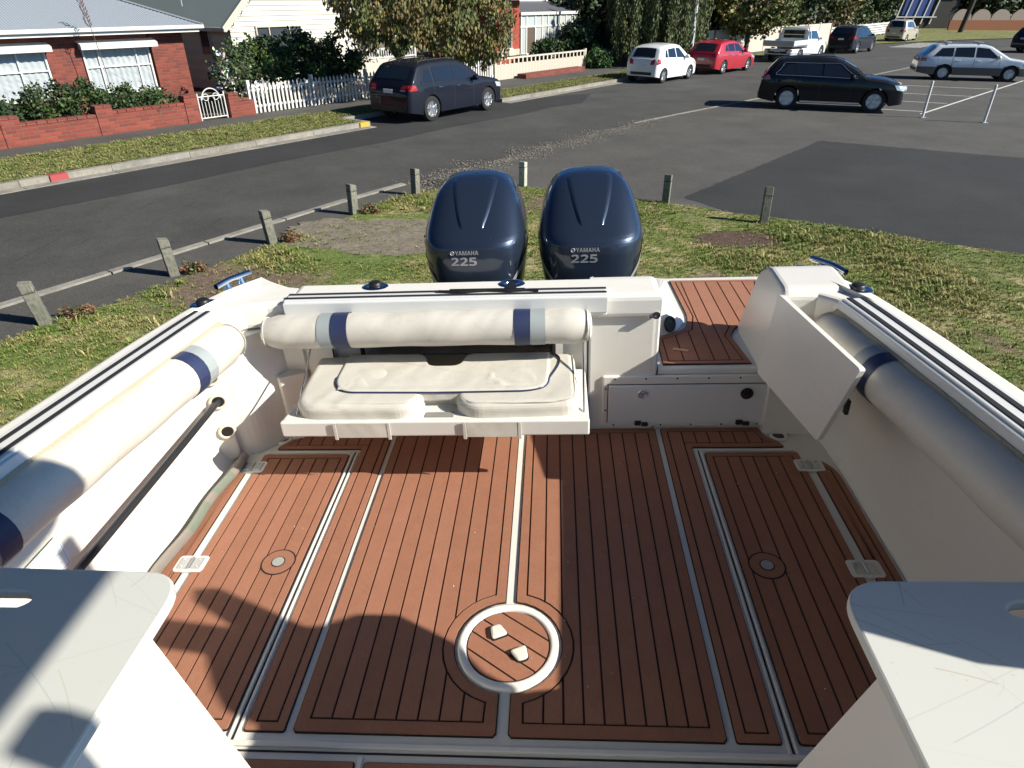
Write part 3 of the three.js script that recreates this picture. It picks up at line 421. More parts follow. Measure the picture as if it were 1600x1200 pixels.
for (const s of [-1, 1]) {
  const xi = s < 0 ? -.475 : .56, lbl = s < 0 ? 'beside the black pole' : 'below the open locker door';
  const cab = boatFrame(mesh('storage_cabinet', (() => { const k = s < 0 ? .10 : .08; const A = [[xi - s * .02 + s * .035, .66], [s * 1.12, .66], [s * 1.12, -.5], [xi + s * .02, -.5]]; const g = new THREE.BufferGeometry(); const xt = s < 0 ? -.55 : .682, xb = s < 0 ? -.43 : .467; const top = [[xt, .735, -.69], [s * 1.17, .735, -.69], [s * 1.17, .735, .6], [xt, .735, .6]], bot = [[xb, .001, -.71], [s * 1.17, .001, -.71], [s * 1.17, .001, .6], [xb, .001, .6]]; const v = [], f = (a, b, c, d) => v.push(...a, ...b, ...c, ...a, ...c, ...d); for (let i = 0; i < 4; i++) { const j = (i + 1) % 4; f(bot[i], bot[j], top[j], top[i]); } f(...top); f(bot[3], bot[2], bot[1], bot[0]); g.setAttribute('position', new THREE.Float32BufferAttribute(v, 3)); g.computeVertexNormals(); return uvBox(g); })(), (() => { const m = mGel.clone(); m.side = THREE.DoubleSide; return m; })()));
  tag(cab, 'white sloping-sided cabinet under the scratched cutting board ' + lbl, 'cabinet');
  const slot = s < 0 ? [[-.84, .67], [-.72, .67], [-.70, .687], [-.72, .704], [-.84, .704]] : [[.80, .67], [.96, .67], [.96, .704], [.80, .704], [.775, .687]];
  const P = roundPoly([[xi, -.5], [s * 1.13, -.5], [s * 1.13, s < 0 ? .765 : .745], [xi + s * .0, s < 0 ? .748 : .742, .07]], .07, 8);
  const bd = boatFrame(mesh('cutting_board', prism(P, .737, .757, .004, [roundPoly(slot, .014, 4)]), mat(0xffffff, .42, { map: scratchTex(s < 0 ? 1 : 2) })));
  tag(bd, 'scratched white plastic cutting board with hand slot ' + lbl, 'board');
}

// ================================================================ OUTBOARD ENGINES
const font = await new FontLoader().loadAsync('fonts/droid/droid_sans_bold.typeface.json');
const flake = dtex(256, .02, () => { const k = rT(); return [.5 + (k - .5) * .0 + (rT() < .02 ? .05 : 0), .5, .5]; }, false);
const mCowl = phys([.030, .045, .078], .34, { metalness: .55, clearcoat: 1, clearcoatRoughness: .08 });
const mCowlDark = phys([.012, .015, .022], .4, { metalness: .3, clearcoat: .6, clearcoatRoughness: .15 });
const mDecal = mat([.50, .51, .52], .35, { metalness: .6 });
const CT = [[-0.12, 0.235, 0.27, -0.33], [0, 0.262, 0.318, -0.375], [0.1, 0.278, 0.338, -0.4], [0.2, 0.292, 0.35, -0.42], [0.29, 0.3, 0.354, -0.43], [0.345, 0.3, 0.348, -0.432], [0.3679, 0.298, 0.336, -0.433], [0.3875, 0.295, 0.315, -0.433], [0.4087, 0.291, 0.286, -0.433], [0.4427, 0.282, 0.238, -0.43], [0.4768, 0.271, 0.188, -0.425], [0.5108, 0.258, 0.136, -0.415], [0.5447, 0.242, 0.08, -0.402], [0.5745, 0.222, 0.025, -0.388], [0.6, 0.195, -0.035, -0.37], [0.617, 0.165, -0.085, -0.35], [0.628, 0.125, -0.13, -0.325], [0.634, 0.07, -0.17, -0.29], [0.6357, 0.002, -0.22, -0.24]];
const supe = (c, e) => Math.sign(c) * Math.pow(Math.abs(c), 2 / e);
const cowlP = (phi, y) => { const [w, lf, lb] = lerpTab(CT, y), e = 3.4, c = (lf + lb) / 2, h = (lf - lb) / 2; return [w * supe(Math.sin(phi), e), y, c + h * supe(Math.cos(phi), e)]; };
const cowlFront = (x, y) => { const [w, lf, lb] = lerpTab(CT, y), e = 3.4, c = (lf + lb) / 2, h = (lf - lb) / 2; return c + h * Math.pow(Math.max(0, 1 - Math.pow(Math.abs(x) / w, e)), 1 / e); };
function decal(txt, size, sx, x0, y0, parent, name) {
  const g = new TextGeometry(txt, { font, size, depth: .0018, curveSegments: 4, bevelEnabled: false }); g.scale(sx, 1, 1);
  const p = g.attributes.position; for (let i = 0; i < p.count; i++) { const x = x0 + p.getX(i), y = y0 + p.getY(i); p.setXYZ(i, x, y, cowlFront(x, y) + .0015 + p.getZ(i)); } g.computeVertexNormals(); return mesh(name, g, mDecal, parent);
}
function engine(x, label) {
  const g = boatAt(grp('outboard_motor', label, 'outboard motor', 'pair of outboard motors behind the transom'), x, 0, 3.87);
  const ys = []; for (let i = 0; i < CT.length - 1; i++) for (let k = 0; k < 3; k++) ys.push(CT[i][0] + (CT[i + 1][0] - CT[i][0]) * k / 3); ys.push(CT[CT.length - 1][0]);
  mesh('cowling', grid(88, ys.length - 1, (u, v) => cowlP(u * Math.PI * 2, ys[Math.round(v * (ys.length - 1))])), mCowl, g);
  // raised crest over the top
  const cr = grid(20, 26, (u, v) => { const y = .421 + (.624 - .421) * v, a = .055 + .095 * Math.pow(v, .7), w = lerpTab(CT, y)[0], xx = (u - .5) * 2, xr = Math.max(-w * .93, Math.min(w * .93, xx * Math.min(a, w * .9))); const e = Math.min(1, Math.min(1 - Math.abs(xx), v * 1.4) * 5); return [xr, y + .010 * e - .004, cowlFront(xr, y) + .010 * e - .004]; });
  mesh('top_crest', cr, mCowl, g);
  // dark lower side panels and a silver sweep on each side
  for (const s of [-1, 1]) {
    const strip = (f0, f1, yb, h, off, m, name) => mesh(name, grid(24, 2, (u, v) => { const ph = s * (f0 + (f1 - f0) * u), y = yb(u) + (v - .5) * h(u), p = cowlP(ph, y), q = Math.hypot(p[0], p[2] + .05); return [p[0] * (1 + off / q), p[1], p[2] + (p[2] + .05) * off / q]; }), m, g);
    strip(.78, 2.4, u => .16 + .02 * u, u => .20 - .1 * Math.abs(u - .4), .003, mCowlDark, 'side_panel');
    strip(.52, 1.75, u => .09 + .24 * Math.pow(u, .9), u => .012 + .035 * Math.sin(Math.PI * Math.min(1, u * 1.1)), .006, mDecal, 'silver_sweep');
    const vt = new TextGeometry('V6', { font, size: .07, depth: .002 }); vt.rotateY(s * Math.PI / 2); const wv = lerpTab(CT, .32)[0]; vt.translate(s * (wv - .001), .29, s > 0 ? .16 : .02); mesh('side_lettering', vt, mDecal, g);
  }
  const xo = -.045;
  decal('225', .047, 1.42, xo - .075, .255, g, 'power_lettering'); decal('YAMAHA', .023, .98, xo - .045, .316, g, 'maker_lettering');
  const em = new THREE.TorusGeometry(.0105, .0022, 8, 24); em.translate(xo - .062, .327, cowlFront(xo, .327) + .003); mesh('maker_emblem', [em, ...[0, 1, 2].map(k => bx(.002, .018, .002, 0, 0, 0).rotateZ(k * Math.PI / 3).translate(xo - .062, .327, cowlFront(xo, .327) + .003))], mDecal, g);
  mesh('flush_screw', cyl(.004, .004, .003, .11, .39, cowlFront(.11, .39), 10, 'z'), mSteel, g);
  mesh('apron', [prism(roundPoly([[-.2, -.25], [.2, -.25], [.22, .25], [-.22, .25]], .08), -.3, -.12, .03)], mCowlDark, g);
  mesh('leg', [prism(roundPoly([[-.09, -.2], [.09, -.2], [.06, .26], [-.06, .26]], .05), -1.1, -.3, .02), cyl(.06, .03, .5, 0, -1.05, .0, 18, 'z')], mCowlDark, g);
  mesh('anti_ventilation_plate', prism(roundPoly([[-.12, -.15], [.12, -.15], [.1, .3], [-.1, .3]], .05), -.86, -.84, .004), mCowlDark, g);
  mesh('clamp_bracket', [bx(.05, .5, .36, -.13, -.3, .36, .02), bx(.05, .5, .36, .13, -.3, .36, .02)], mCowlDark, g);
  for (let k = 0; k < 3; k++) { const b = new THREE.SphereGeometry(.1, 12, 8).scale(.5, 1, .12); b.rotateY(.5); b.translate(0, .1, 0); b.rotateZ(k * 2.094); b.translate(0, -1.05, -.27); mesh('propeller_blade', b, mSteel, g); }
  return g;
}
engine(-.338, 'dark blue outboard motor marked 225, on the side nearer the brick house');
engine(.335, 'dark blue outboard motor marked 225, beside the brown boarding step');

// ================================================================ GROUND, ROADS
// street frame: t along the far kerb, n away from it towards the houses
const KX = -4.475, KZ = -20.34, TX = .605, TZ = -.796, NX = -.796, NZ = -.605;
const W = (t, n) => [KX + TX * t + NX * n, KZ + TZ * t + NZ * n];
const streetYaw = Math.atan2(-TZ, TX);               // local +x runs along the street
function streetAt(o, t, n, y = 0) { const [x, z] = W(t, n); o.position.set(x, y, z); o.rotation.y = streetYaw; return o; }   // local z = -n
const fk = t => t < 15 ? 0 : t < 45 ? -.0026 * (t - 15) ** 2 : -2.34 - .03 * (t - 45);      // far kerb line
const nk = t => lerpTab([[-40, -7.6], [-11.4, -6.4], [-5, -5.9], [6, -6.0], [14, -7.05], [32, -9.13], [60, -12], [120, -18]], t)[0];
struct('ground', sheet([[-700, -700], [700, -700], [700, 300], [-700, 300]], -.012), mFarTurf);
const span = (a, b, st) => { const o = []; for (let t = a; t < b; t += st) o.push(t); o.push(b); return o; };
struct('road', sheet([...span(-40, 130, 3).map(t => W(t, fk(t) - .05)), ...span(-40, 130, 3).reverse().map(t => W(t, nk(t)))], .0), mRoad);
struct('road_strip', sheet([...span(-40, 9, 3).map(t => W(t, fk(t) - .38)), W(11, -1.2), W(8.5, -2.35), ...span(-40, 7, 3).reverse().map(t => W(t, -2.15 + .1 * Math.sin(t)))], .004), mRoadDark);
struct('parking_bay', sheet([W(.45, 1.15), W(6.6, 1.15), W(6.9, -.4), W(.45, -.4)], .0045), mRoadDark);
// car park beyond the grass
struct('car_park', sheet([W(-3.9, -5.95), W(6, -5.95), W(14, -7.0), W(32, -9.1), W(60, -12), [90, -60], [60, -10], [30, -2], [12, -5.5], [7.6, -9.0], [5.3, -10.6], [3.4, -11.7], [2.3, -12.1], [.9, -12.55], [-.7, -12.9]], .004), mLot);
const ragged = (p, amp, seed) => { const r = rng(seed), o = []; p.forEach((q, i) => { const s = p[(i + 1) % p.length], n = Math.max(2, Math.round(Math.hypot(s[0] - q[0], s[1] - q[1]) / .12)); for (let k = 0; k < n; k++) o.push([q[0] + (s[0] - q[0]) * k / n + (r() - .5) * amp, q[1] + (s[1] - q[1]) * k / n + (r() - .5) * amp]); }); return o; };
struct('new_asphalt_patch', sheet(ragged([[3.25, -12.55], [8.15, -18.3], [12.05, -16.1], [19, -13.5], [22, -6], [12, -5.8], [7.7, -9.15], [5.4, -10.75], [3.8, -11.6]], .07, 17), .008), mRoadDark);
// near-side path, its edging and the verge under the boat
struct('near_path', sheet([...span(-22, -3.4, 2).map(t => W(t, nk(t) - .1)), W(-2.8, -6.6), W(-4.4, -6.9), W(-6.5, -7.1), W(-10.5, -7.5), W(-22, -8.6)], .004), mLot);
const edging = grp('path_edging'); edging.userData.kind = 'structure';
for (let t = -22; t < -4; t += 1.5) { const a = W(t + .012, nk(t)), b = W(t + 1.488, nk(t + 1.5)); mesh('edging_stone', beam([a[0], .012, a[1]], [b[0], .012, b[1]], .13, .03), mConc, edging); }
const verge = [W(-22, -8.4), W(-10.5, -7.42), W(-8.2, -7.12), W(-6.5, -6.95), W(-5.2, -6.62), W(-3.7, -6.75), [-1.0, -13.0], [.0, -13.35], [.9, -13.1], [1.6, -12.6], [2.9, -12.1], [3.9, -11.45], [5.2, -10.75], [6.3, -10.0], [7.5, -9.25], [9, -8.4], [12, -5.9], [26, -1], [40, 10], [-30, 14], [-22, 0]];
struct('grass_verge', sheet(ragged(verge, .09, 19), .016), mTurf);
// gravel washed along the road edge at the car park entrance
{
  const r = rng(71), geo = new THREE.DodecahedronGeometry(1, 0), im = new THREE.InstancedMesh(geo, mat(0xffffff, .95), 3600), m = new THREE.Matrix4(), c = new THREE.Color();
  for (let i = 0; i < 3600; i++) { const u = r(), t = -4 + u * 10.6, w = .62 * (1 - .3 * u); const g = (r() + r() - 1) * w * (.4 + nA(t * 3, 2) * 1.4), [x, z] = W(t, nk(t) - .18 + g + .12 * Math.sin(t * 2.3)); const s = .008 + r() * r() * .022; m.makeRotationY(r() * 6).scale(new THREE.Vector3(s, s * .5, s)); m.setPosition(x, .006 + s * .3, z); im.setMatrixAt(i, m); const k = .65 + .6 * r(); im.setColorAt(i, c.setRGB(.19 * k, .172 * k, .142 * k)); }
  im.name = 'gravel'; tag(im, 'pale gravel strewn along the road edge by the car park entrance', 'gravel'); im.userData.kind = 'stuff'; im.castShadow = im.receiveShadow = true; scene.add(im);
}
const joint = grp('road_joint'); joint.userData.kind = 'structure'; for (let t = 5.6; t < 34; t += 2) { const p = W(t, nk(t)), q = W(t + 1.99, nk(t + 1.99)); mesh('joint_strip', beam([p[0], .004, p[1]], [q[0], .004, q[1]], .11, .02), mConc, joint); }
// far side: kerb and gutter, verge, footpath
const kerb = grp('kerb'); kerb.userData.kind = 'structure';
const mKerb = [mConc, mat(0xffffff, .9, { map: texConc, color: col(.88, .86, .82) }), mat(0xffffff, .9, { map: texConc, color: col(1.08, 1.05, 1) })];
function kerbRun(a, b) { let i = 0; for (let t = a; t < b - .1; t += 1.8) { const e = Math.min(b, t + 1.79), p = W(t, fk(t) + .07), q = W(e, fk(e) + .07), p2 = W(t, fk(t) - .16), q2 = W(e, fk(e) - .16); mesh('kerb_stone', beam([p[0], .055, p[1]], [q[0], .055, q[1]], .16, .15), mKerb[i % 3], kerb); mesh('gutter_slab', beam([p2[0], .0, p2[1]], [q2[0], .0, q2[1]], .3, .024), mKerb[(i + 1) % 3], kerb); i++; } }
kerbRun(-34, .42); kerbRun(6.8, 46);
{ const p = W(.40, .0), q = W(.40, 1.15); mesh('kerb_stone', beam([p[0], .055, p[1]], [q[0], .055, q[1]], .14, .149), mConc, kerb); const a = W(.45, 1.2), b = W(6.75, 1.2); mesh('kerb_stone', beam([a[0], .055, a[1]], [b[0], .055, b[1]], .14, .149), mConc, kerb); const c = W(6.75, 1.15), d = W(6.9, .0); mesh('kerb_stone', beam([c[0], .055, c[1]], [d[0], .055, d[1]], .14, .148), mConc, kerb); }
const mark = (t, c, nm) => { const p = W(t, .05), q = W(t + .34, .05); mesh(nm, beam([p[0], .057, p[1]], [q[0], .057, q[1]], .205, .155), mat(c, .8), kerb); };
mark(-8.25, [.33, .06, .06], 'red_paint_mark'); mark(.05, [.42, .30, .045], 'yellow_paint_mark');
struct('far_verge', [sheet([...span(-34, .3, 3).map(t => W(t, .1)), W(.3, 2.75), W(-34, 2.75)], .118), sheet([W(.3, 1.15), W(6.85, 1.15), W(7.2, .1), ...span(9, 46, 3).map(t => W(t, fk(t) + .1)), ...span(7, 46, 3).reverse().map(t => W(t, fk(t) + 1.75)), W(3, 2.5), W(.3, 2.75)], .118)], mFarTurf);
struct('far_footpath', sheet([W(-34, 2.7), W(.3, 2.7), W(3, 2.45), ...span(7, 46, 3).map(t => W(t, fk(t) + 1.7)), ...span(7, 46, 3).reverse().map(t => W(t, Math.max(3.95, fk(t) + 3.9))), W(-34, 4.1)], .122), mLot);
struct('garden_soil', sheet([W(-34, 3.95), W(100, 3.95), W(100, 60), W(-34, 60)], .10), mat([.06, .05, .03], .95));
// zebra strip and bay lines
const paint = mat([.62, .62, .58], .8, { map: dtex(256, 1, (u, v) => { const k = nB(u * 64, v * 64) > .72 ? .55 : 1; return [k, k, k]; }) });
for (let k = 0; k < 7; k++) { const t = 50 + k * 1.15; struct('crossing_bar', sheet([W(t, -4.4 - k * .12), W(t + .55, -4.5 - k * .12), W(t + 1.3, -6.6 - k * .12), W(t + .75, -6.5 - k * .12)], .012), paint); }
const lotLine = (a, b, w = .09) => { const dx = b[0] - a[0], dz = b[1] - a[1], l = Math.hypot(dx, dz), ox = -dz / l * w / 2, oz = dx / l * w / 2; struct('bay_line', sheet([[a[0] + ox, a[1] + oz], [b[0] + ox, b[1] + oz], [b[0] - ox, b[1] - oz], [a[0] - ox, a[1] - oz]], .013), paint); };
lotLine([13.3, -22.95], [23.4, -33.05]);
for (const [a, b] of [[[13.66, -23.5], [10.6, -25.0]], [[15.57, -25.46], [12.3, -27.0]], [[17.69, -27.42], [13.9, -29.2]], [[19.91, -29.8], [15.8, -31.7]]]) lotLine(a, b);

// ================================================================ BOLLARDS AND POSTS
const texWood = dtex(512, .5, (u, v) => { const g = nE(u * 512, v * 24) * .5 + nB(u * 64, v * 8) * .5; return lin(mix([.21, .195, .16], [.12, .125, .085], nA(u * 16, v * 16)), .55 + .8 * g); });
const mPost = mat(0xffffff, .9, { map: texWood, bumpMap: texWood, bumpScale: .006 }), mPostPale = mat(0xffffff, .9, { map: texWood, color: col(2.6, 2.6, 2.6) });
const bol = [[-5.41, -6.96, .10, .5, 'nearest the brick garden wall end of the row'], [-4.60, -8.50, .05, .5, 'second from the path end of the row'], [-3.69, -9.86, .07, .5, 'third along the path'], [-2.76, -11.43, -.02, .5, 'fourth along the path'], [-1.84, -12.73, -.03, .48, 'at the corner where the path ends'], [.22, -13.45, 0, .46, 'pale, between the two outboard motors'], [2.82, -12.14, -.02, .5, 'at the car park corner behind the boarding step'], [4.20, -10.86, -.09, .58, 'leaning, by the bare soil patch at the dark asphalt']];
const bolLab = ['weathered timber bollard leaning beside the path, first of the row, with reddish weeds', 'weathered timber bollard beside the path, second of the row from the reddish weeds', 'weathered timber bollard beside the path, third of the row, by the worn bare ground', 'weathered timber bollard beside the path, fourth of the row, near the outboard motors', 'dark timber bollard at the corner of the path beside an outboard motor', 'pale painted bollard on the far side of the gap between the outboard motors', 'dark timber bollard at the car park corner of the grass', 'tall leaning timber bollard by the bare soil at the new asphalt'];
bol.forEach(([x, z, lean, h], i) => {
  const g = grp('timber_bollard', bolLab[i], 'bollard', 'timber bollards around the grass verge'); g.position.set(x, .016, z); g.rotation.set(lean * .3, .5 + i * .12, lean);
  const m = i === 5 ? mPostPale : mPost;
  mesh('post', (() => { const q = bx(.13, h + .1, .13, 0, h / 2 - .05, 0, .012); const p = q.attributes.position; for (let k = 0; k < p.count; k++) if (p.getY(k) > h * .8) p.setY(k, p.getY(k) - p.getX(k) * .22); q.computeVertexNormals(); return q; })(), m, g);
  mesh('groove', [bx(.134, .012, .134, 0, h * .78, 0)], mat([.05, .045, .035], .95), g);
});
for (const [x, z, l] of [[12.98, -22.26, 'white steel post at the corner of the marked bays, nearer the dark car'], [14.31, -21.26, 'white steel post on open asphalt, farther from the dark car']]) {
  const g = grp('steel_post', l, 'post', 'white posts by the parking bays'); g.position.set(x, 0, z); mesh('tube', cyl(.038, .038, 1.04, 0, .52, 0, 16), mWhite, g); mesh('post_cap', cyl(.03, .04, .03, 0, 1.05, 0, 16), mWhite, g); mesh('base_plate', bx(.16, .016, .16, 0, .012, 0, .003), mAlu, g);
}

// ================================================================ CARS
const mTyre = mat([.012, .012, .012], .85), mWell = mat([.085, .084, .082], .9), mTrim = mat([.02, .02, .021], .6);
const mGlass = phys([.012, .016, .02], .04, { clearcoat: 1, clearcoatRoughness: .02 });
const mGlassBlue = phys([.03, .045, .06], .04, { clearcoat: 1, clearcoatRoughness: .02 });
const mTail = phys([.35, .012, .012], .15, { clearcoat: 1 }), mLamp = phys([.7, .72, .75], .08, { clearcoat: 1, metalness: .4 }), mChrome = mat([.75, .75, .76], .12, { metalness: 1 }), mPlate = mat([.7, .7, .66], .5), mRim = mat([.55, .56, .58], .28, { metalness: .85 });
const paintOf = (c, metal = .2) => { const dark = Math.max(...c) < .06; return phys(c, dark ? .6 : .42, { metalness: dark ? 0 : metal, clearcoat: dark ? .55 : 1, clearcoatRoughness: .04, specularIntensity: dark ? .35 : 1 }); };
function wheelGeo(r, w) { return { tyre: new THREE.LatheGeometry([[r * .66, -w / 2], [r * .93, -w / 2], [r * .99, -w * .36], [r, 0], [r * .99, w * .36], [r * .93, w / 2], [r * .66, w / 2]].map(p => new THREE.Vector2(...p)), 36).rotateX(Math.PI / 2), rim: (s, spokes) => { const a = [new THREE.LatheGeometry([[r * .6, -w * .3], [r * .68, -w * .46], [r * .68, w * .46], [r * .6, w * .3], [r * .58, 0]].map(p => new THREE.Vector2(...p)), 30).rotateX(Math.PI / 2), cyl(r * .14, r * .16, .03, 0, 0, s * w * .36, 16, 'z')]; for (let k = 0; k < spokes; k++) { const an = k * Math.PI * 2 / spokes; for (const o of [-.17, .17]) a.push(bx(r * .085, r * .5, .02, 0, r * .38, s * w * .38, .004).rotateZ(an + o)); } return a; }, disc: s => cyl(r * .6, r * .6, .02, 0, 0, s * w * .05, 24, 'z') }; }
function makeCar(S, label, x, z, heading, group) {
  const g = grp(S.name || 'parked_car', label, S.cat || 'car', group || 'parked cars'); g.position.set(x, 0, z); g.rotation.y = heading;
  const L = S.L, hwid = S.W / 2, r = S.r, wf = L - S.fo, wr = wf - S.wb, Ra = r * 1.13, clr = S.clr || .22, belt = X => lerpTab(S.belt, X)[0];
  const yt = X => lerpTab(S.top, X)[0];
  const plan = X => { const e = Math.min(X, L - X); const t = Math.min(1, e / .7); return (1 - .10 * (1 - t) ** 2) * (e < .16 ? .86 + .14 * Math.sqrt(Math.max(0, 1 - (1 - e / .16) ** 2)) : 1); };
  const hw = (X, y) => { const b = belt(X); let k = y < b ? 1 - .05 * ((y - b * .62) / (b * .6)) ** 2 : .981 - (S.tumble || .24) * (y - b) / (S.H - b) * .95; const T = yt(X), rr = Math.min(.075, Math.max(.01, (T - .3) * .4)); let v = hwid * plan(X) * k; if (y > T - rr) { const q = Math.min(1, (y - T + rr) / rr); v -= rr * 1.25 * (1 - Math.sqrt(Math.max(0, 1 - q * q))); } return Math.max(.05, v); };
  const yb = X => { let y = clr + (X < .5 ? (.5 - X) * .18 : X > L - .4 ? (X - L + .4) * .15 : 0); for (const c of [wr, wf]) { const d = Math.abs(X - c); if (d < Ra) y = Math.max(y, r + Math.sqrt(Ra * Ra - d * d)); } return Math.min(y, yt(X) - .04); };
  let xs = new Set([0, L]); for (const p of S.top) xs.add(p[0]); for (let i = 1; i < 46; i++) xs.add(L * i / 46); for (const c of [wr, wf]) for (let k = 0; k <= 14; k++) xs.add(c - Ra * Math.cos(Math.PI * k / 14)); for (const e of [.02, .05, .09, .14, .2]) { xs.add(e); xs.add(L - e); }
  xs = [...xs].filter(v => v >= 0 && v <= L).sort((a, b) => a - b).filter((v, i, a) => !i || v - a[i - 1] > .004);
  const NVs = [0, .08, .2, .33, .46, .58, .7, .8, .88, .93, .965, .985, 1], NT = 10, ring = NVs.length * 2 + NT - 1;
  const ringP = (X, k) => { const T = yt(X), B = yb(X), n = NVs.length; if (k < n) { const y = B + (T - B) * NVs[k]; return [X - L / 2, y, -hw(X, y)]; } if (k >= n + NT - 1) { const y = B + (T - B) * NVs[ring - 1 - k]; return [X - L / 2, y, hw(X, y)]; } const s = (k - n + 1) / NT * 2 - 1; return [X - L / 2, T + .03 * (1 - s * s) * Math.min(1, (T - .4) * 2), s * hw(X, T)]; };
  const body = grid(xs.length - 1, ring - 1, (u, v) => ringP(xs[Math.round(u * (xs.length - 1))], Math.round(v * (ring - 1))));
  const capG = X => { const v = [], c = [X - L / 2, (yt(X) + yb(X)) / 2, 0]; for (let k = 0; k < ring - 1; k++) v.push(...c, ...ringP(X, k), ...ringP(X, k + 1)); v.push(...c, ...ringP(X, ring - 1), ...ringP(X, 0)); const q = new THREE.BufferGeometry(); q.setAttribute('position', new THREE.Float32BufferAttribute(v, 3)); q.computeVertexNormals(); return q; };
  const bm = S.paint.clone(); bm.side = THREE.DoubleSide;
  const bodyM = mesh('body', merge([toCreasedNormals(body, .7), capG(0), capG(L)]), bm, g);
  mesh('underbody', [grid(xs.length - 1, 1, (u, v) => { const X = xs[Math.round(u * (xs.length - 1))]; return [X - L / 2, yb(X) + .004, (v * 2 - 1) * hw(X, yb(X)) * .985]; }), bx(L * .8, .05, S.W * .7, 0, clr + .02, 0)], (() => { const m = mWell.clone(); m.side = THREE.DoubleSide; return m; })(), g);
  if (S.clad) for (const s of [-1, 1]) mesh('side_cladding', grid(xs.length - 1, 4, (u, v) => { const X = Math.max(.03, Math.min(L - .03, xs[Math.round(u * (xs.length - 1))])), b = yb(X), y = b + Math.max(.01, S.clad[0] - b + (b > S.clad[0] - .05 ? .07 : 0)) * v; return [X - L / 2, y, s * (hw(X, y) + .008)]; }), (() => { const m = mat(S.clad[1], .6); m.side = THREE.DoubleSide; return m; })(), g);
  const sidePatch = (Q, s, off) => grid(10, 6, (u, v) => { const a = mix(Q[0], Q[1], u), b = mix(Q[3], Q[2], u), p = mix(a, b, v); return [p[0] - L / 2, p[1], s * (hw(p[0], p[1]) + off)]; });
  const dbl = m => { const c = m.clone(); c.side = THREE.DoubleSide; return c; };
  const mg = dbl(S.glass || mGlass), mt = dbl(mTrim);
  const topPatch = (xa, xb, s0, off) => grid(10, 10, (u, v) => { const X = xa + (xb - xa) * u, s = (v * 2 - 1) * s0, T = yt(X); const sl = (yt(X + .02) - yt(X - .02)) / .04, nl = Math.hypot(1, sl); return [X - L / 2 - sl / nl * off, T + .03 * (1 - s * s) * Math.min(1, (T - .4) * 2) + off / nl, s * hw(X, T)]; });
  for (const s of [-1, 1]) {
    if (S.surround && S.chrome) mesh('window_surround', tube([0, 1, 2, 3].flatMap(q => [0, .33, .66].map(k => { const p = mix(S.surround[q], S.surround[(q + 1) % 4], k); return [p[0] - L / 2, p[1], s * (hw(p[0], p[1]) + .004)]; })), .012, 80, 6, true), mChrome, g);
    for (const Q of S.panes) mesh('side_window', sidePatch(Q, s, .007), mg, g);
    for (const X of S.seams || []) mesh('door_seam', grid(12, 1, (u, v) => { const y = Math.max(yb(X) + .03, clr + .06) + (belt(X) - .02 - clr - .06) * u; return [X + (v - .5) * .012 - L / 2, y, s * (hw(X, y) + .002)]; }), mt, g);
    for (const X of S.handles || []) mesh('door_handle', bx(.19, .03, .03, X - L / 2, belt(X) - .11, s * (hw(X, belt(X) - .11) + .012), .01), S.chromeHandles ? mChrome : bm, g);
    mesh('wing_mirror', [new THREE.SphereGeometry(.11, 16, 12).scale(.75, .75, 1.05).translate(S.mirror - L / 2, belt(S.mirror) + .09, s * (hw(S.mirror, belt(S.mirror)) + .12)), bx(.05, .04, .12, S.mirror - L / 2, belt(S.mirror) + .03, s * (hw(S.mirror, belt(S.mirror)) + .03))], S.mirrorMat || bm, g);
    mesh('tail_light', sidePatch(S.tail, s, .008), dbl(mTail), g);
    mesh('headlight', sidePatch(S.head, s, .009), dbl(mLamp), g);
    mesh('tail_light', grid(6, 6, (u, v) => { const y = S.tail[0][1] + (S.tail[3][1] - S.tail[0][1]) * u, ss = s * (.97 - .28 * v); let X = 0; for (let q = 0; q < L * .3; q += .005) { X = q; if (yt(q) >= y) break; } return [X - L / 2 - .012, y, ss * hw(X, yt(X))]; }), dbl(mTail), g);
    mesh('headlight', grid(6, 6, (u, v) => { const y = S.head[0][1] + (S.head[3][1] - S.head[0][1]) * u, ss = s * (.97 - .3 * v); let X = L; for (let q = L; q > L * .7; q -= .005) { X = q; if (yt(q) >= y) break; } return [X - L / 2 + .012, y, ss * hw(X, yt(X))]; }), dbl(mLamp), g);
    if (S.rails) mesh('roof_rail', tube([[S.rails[0], 0], [S.rails[0] + .12, .05], [S.rails[1] - .12, .05], [S.rails[1], 0]].map(([X, dy]) => [X - L / 2, yt(X) + dy, s * hw(X, yt(X)) * .93]), .014, 24, 6), S.railMat || mTrim, g);
    if (S.sillTrim) mesh('sill_trim', grid(16, 1, (u, v) => { const X = wr + Ra + .02 + (wf - wr - 2 * Ra - .04) * u, y = clr + .02 + v * .05; return [X - L / 2, y, s * (hw(X, y) + .01)]; }), dbl(mAlu), g);
  }
  mesh('windscreen', topPatch(S.ws[0], S.ws[1], .9, .008), dbl(S.wsGlass || mGlassBlue), g);
  if (S.rw) mesh('rear_window', topPatch(S.rw[0], S.rw[1], .84, .008), mg, g);
  const wg = wheelGeo(r, .22), spokes = S.spokes || 5;
  for (const X of [wr, wf]) for (const s of [-1, 1]) { const w = part('wheel', g); w.position.set(X - L / 2, r, s * (hwid - .125)); mesh('tyre', wg.tyre, mTyre, w); mesh('rim', wg.rim(s, spokes), S.rim || mRim, w); mesh('brake_disc', wg.disc(s), mAlu, w); }
  const findX = (y, rear) => { let X = rear ? 0 : L; for (let q = 0; q < L * .3; q += .005) { X = rear ? q : L - q; if (yt(X) >= y) break; } return X; };
  const pr = findX(S.plateY || .8, true), pf = findX(.5, false);
  mesh('number_plate', bx(.015, .11, .37, pr - L / 2 - .016, S.plateY || .8, 0, .003), mPlate, g);
  mesh('number_plate', bx(.015, .11, .37, pf - L / 2 + .016, .45, 0, .003), mPlate, g);
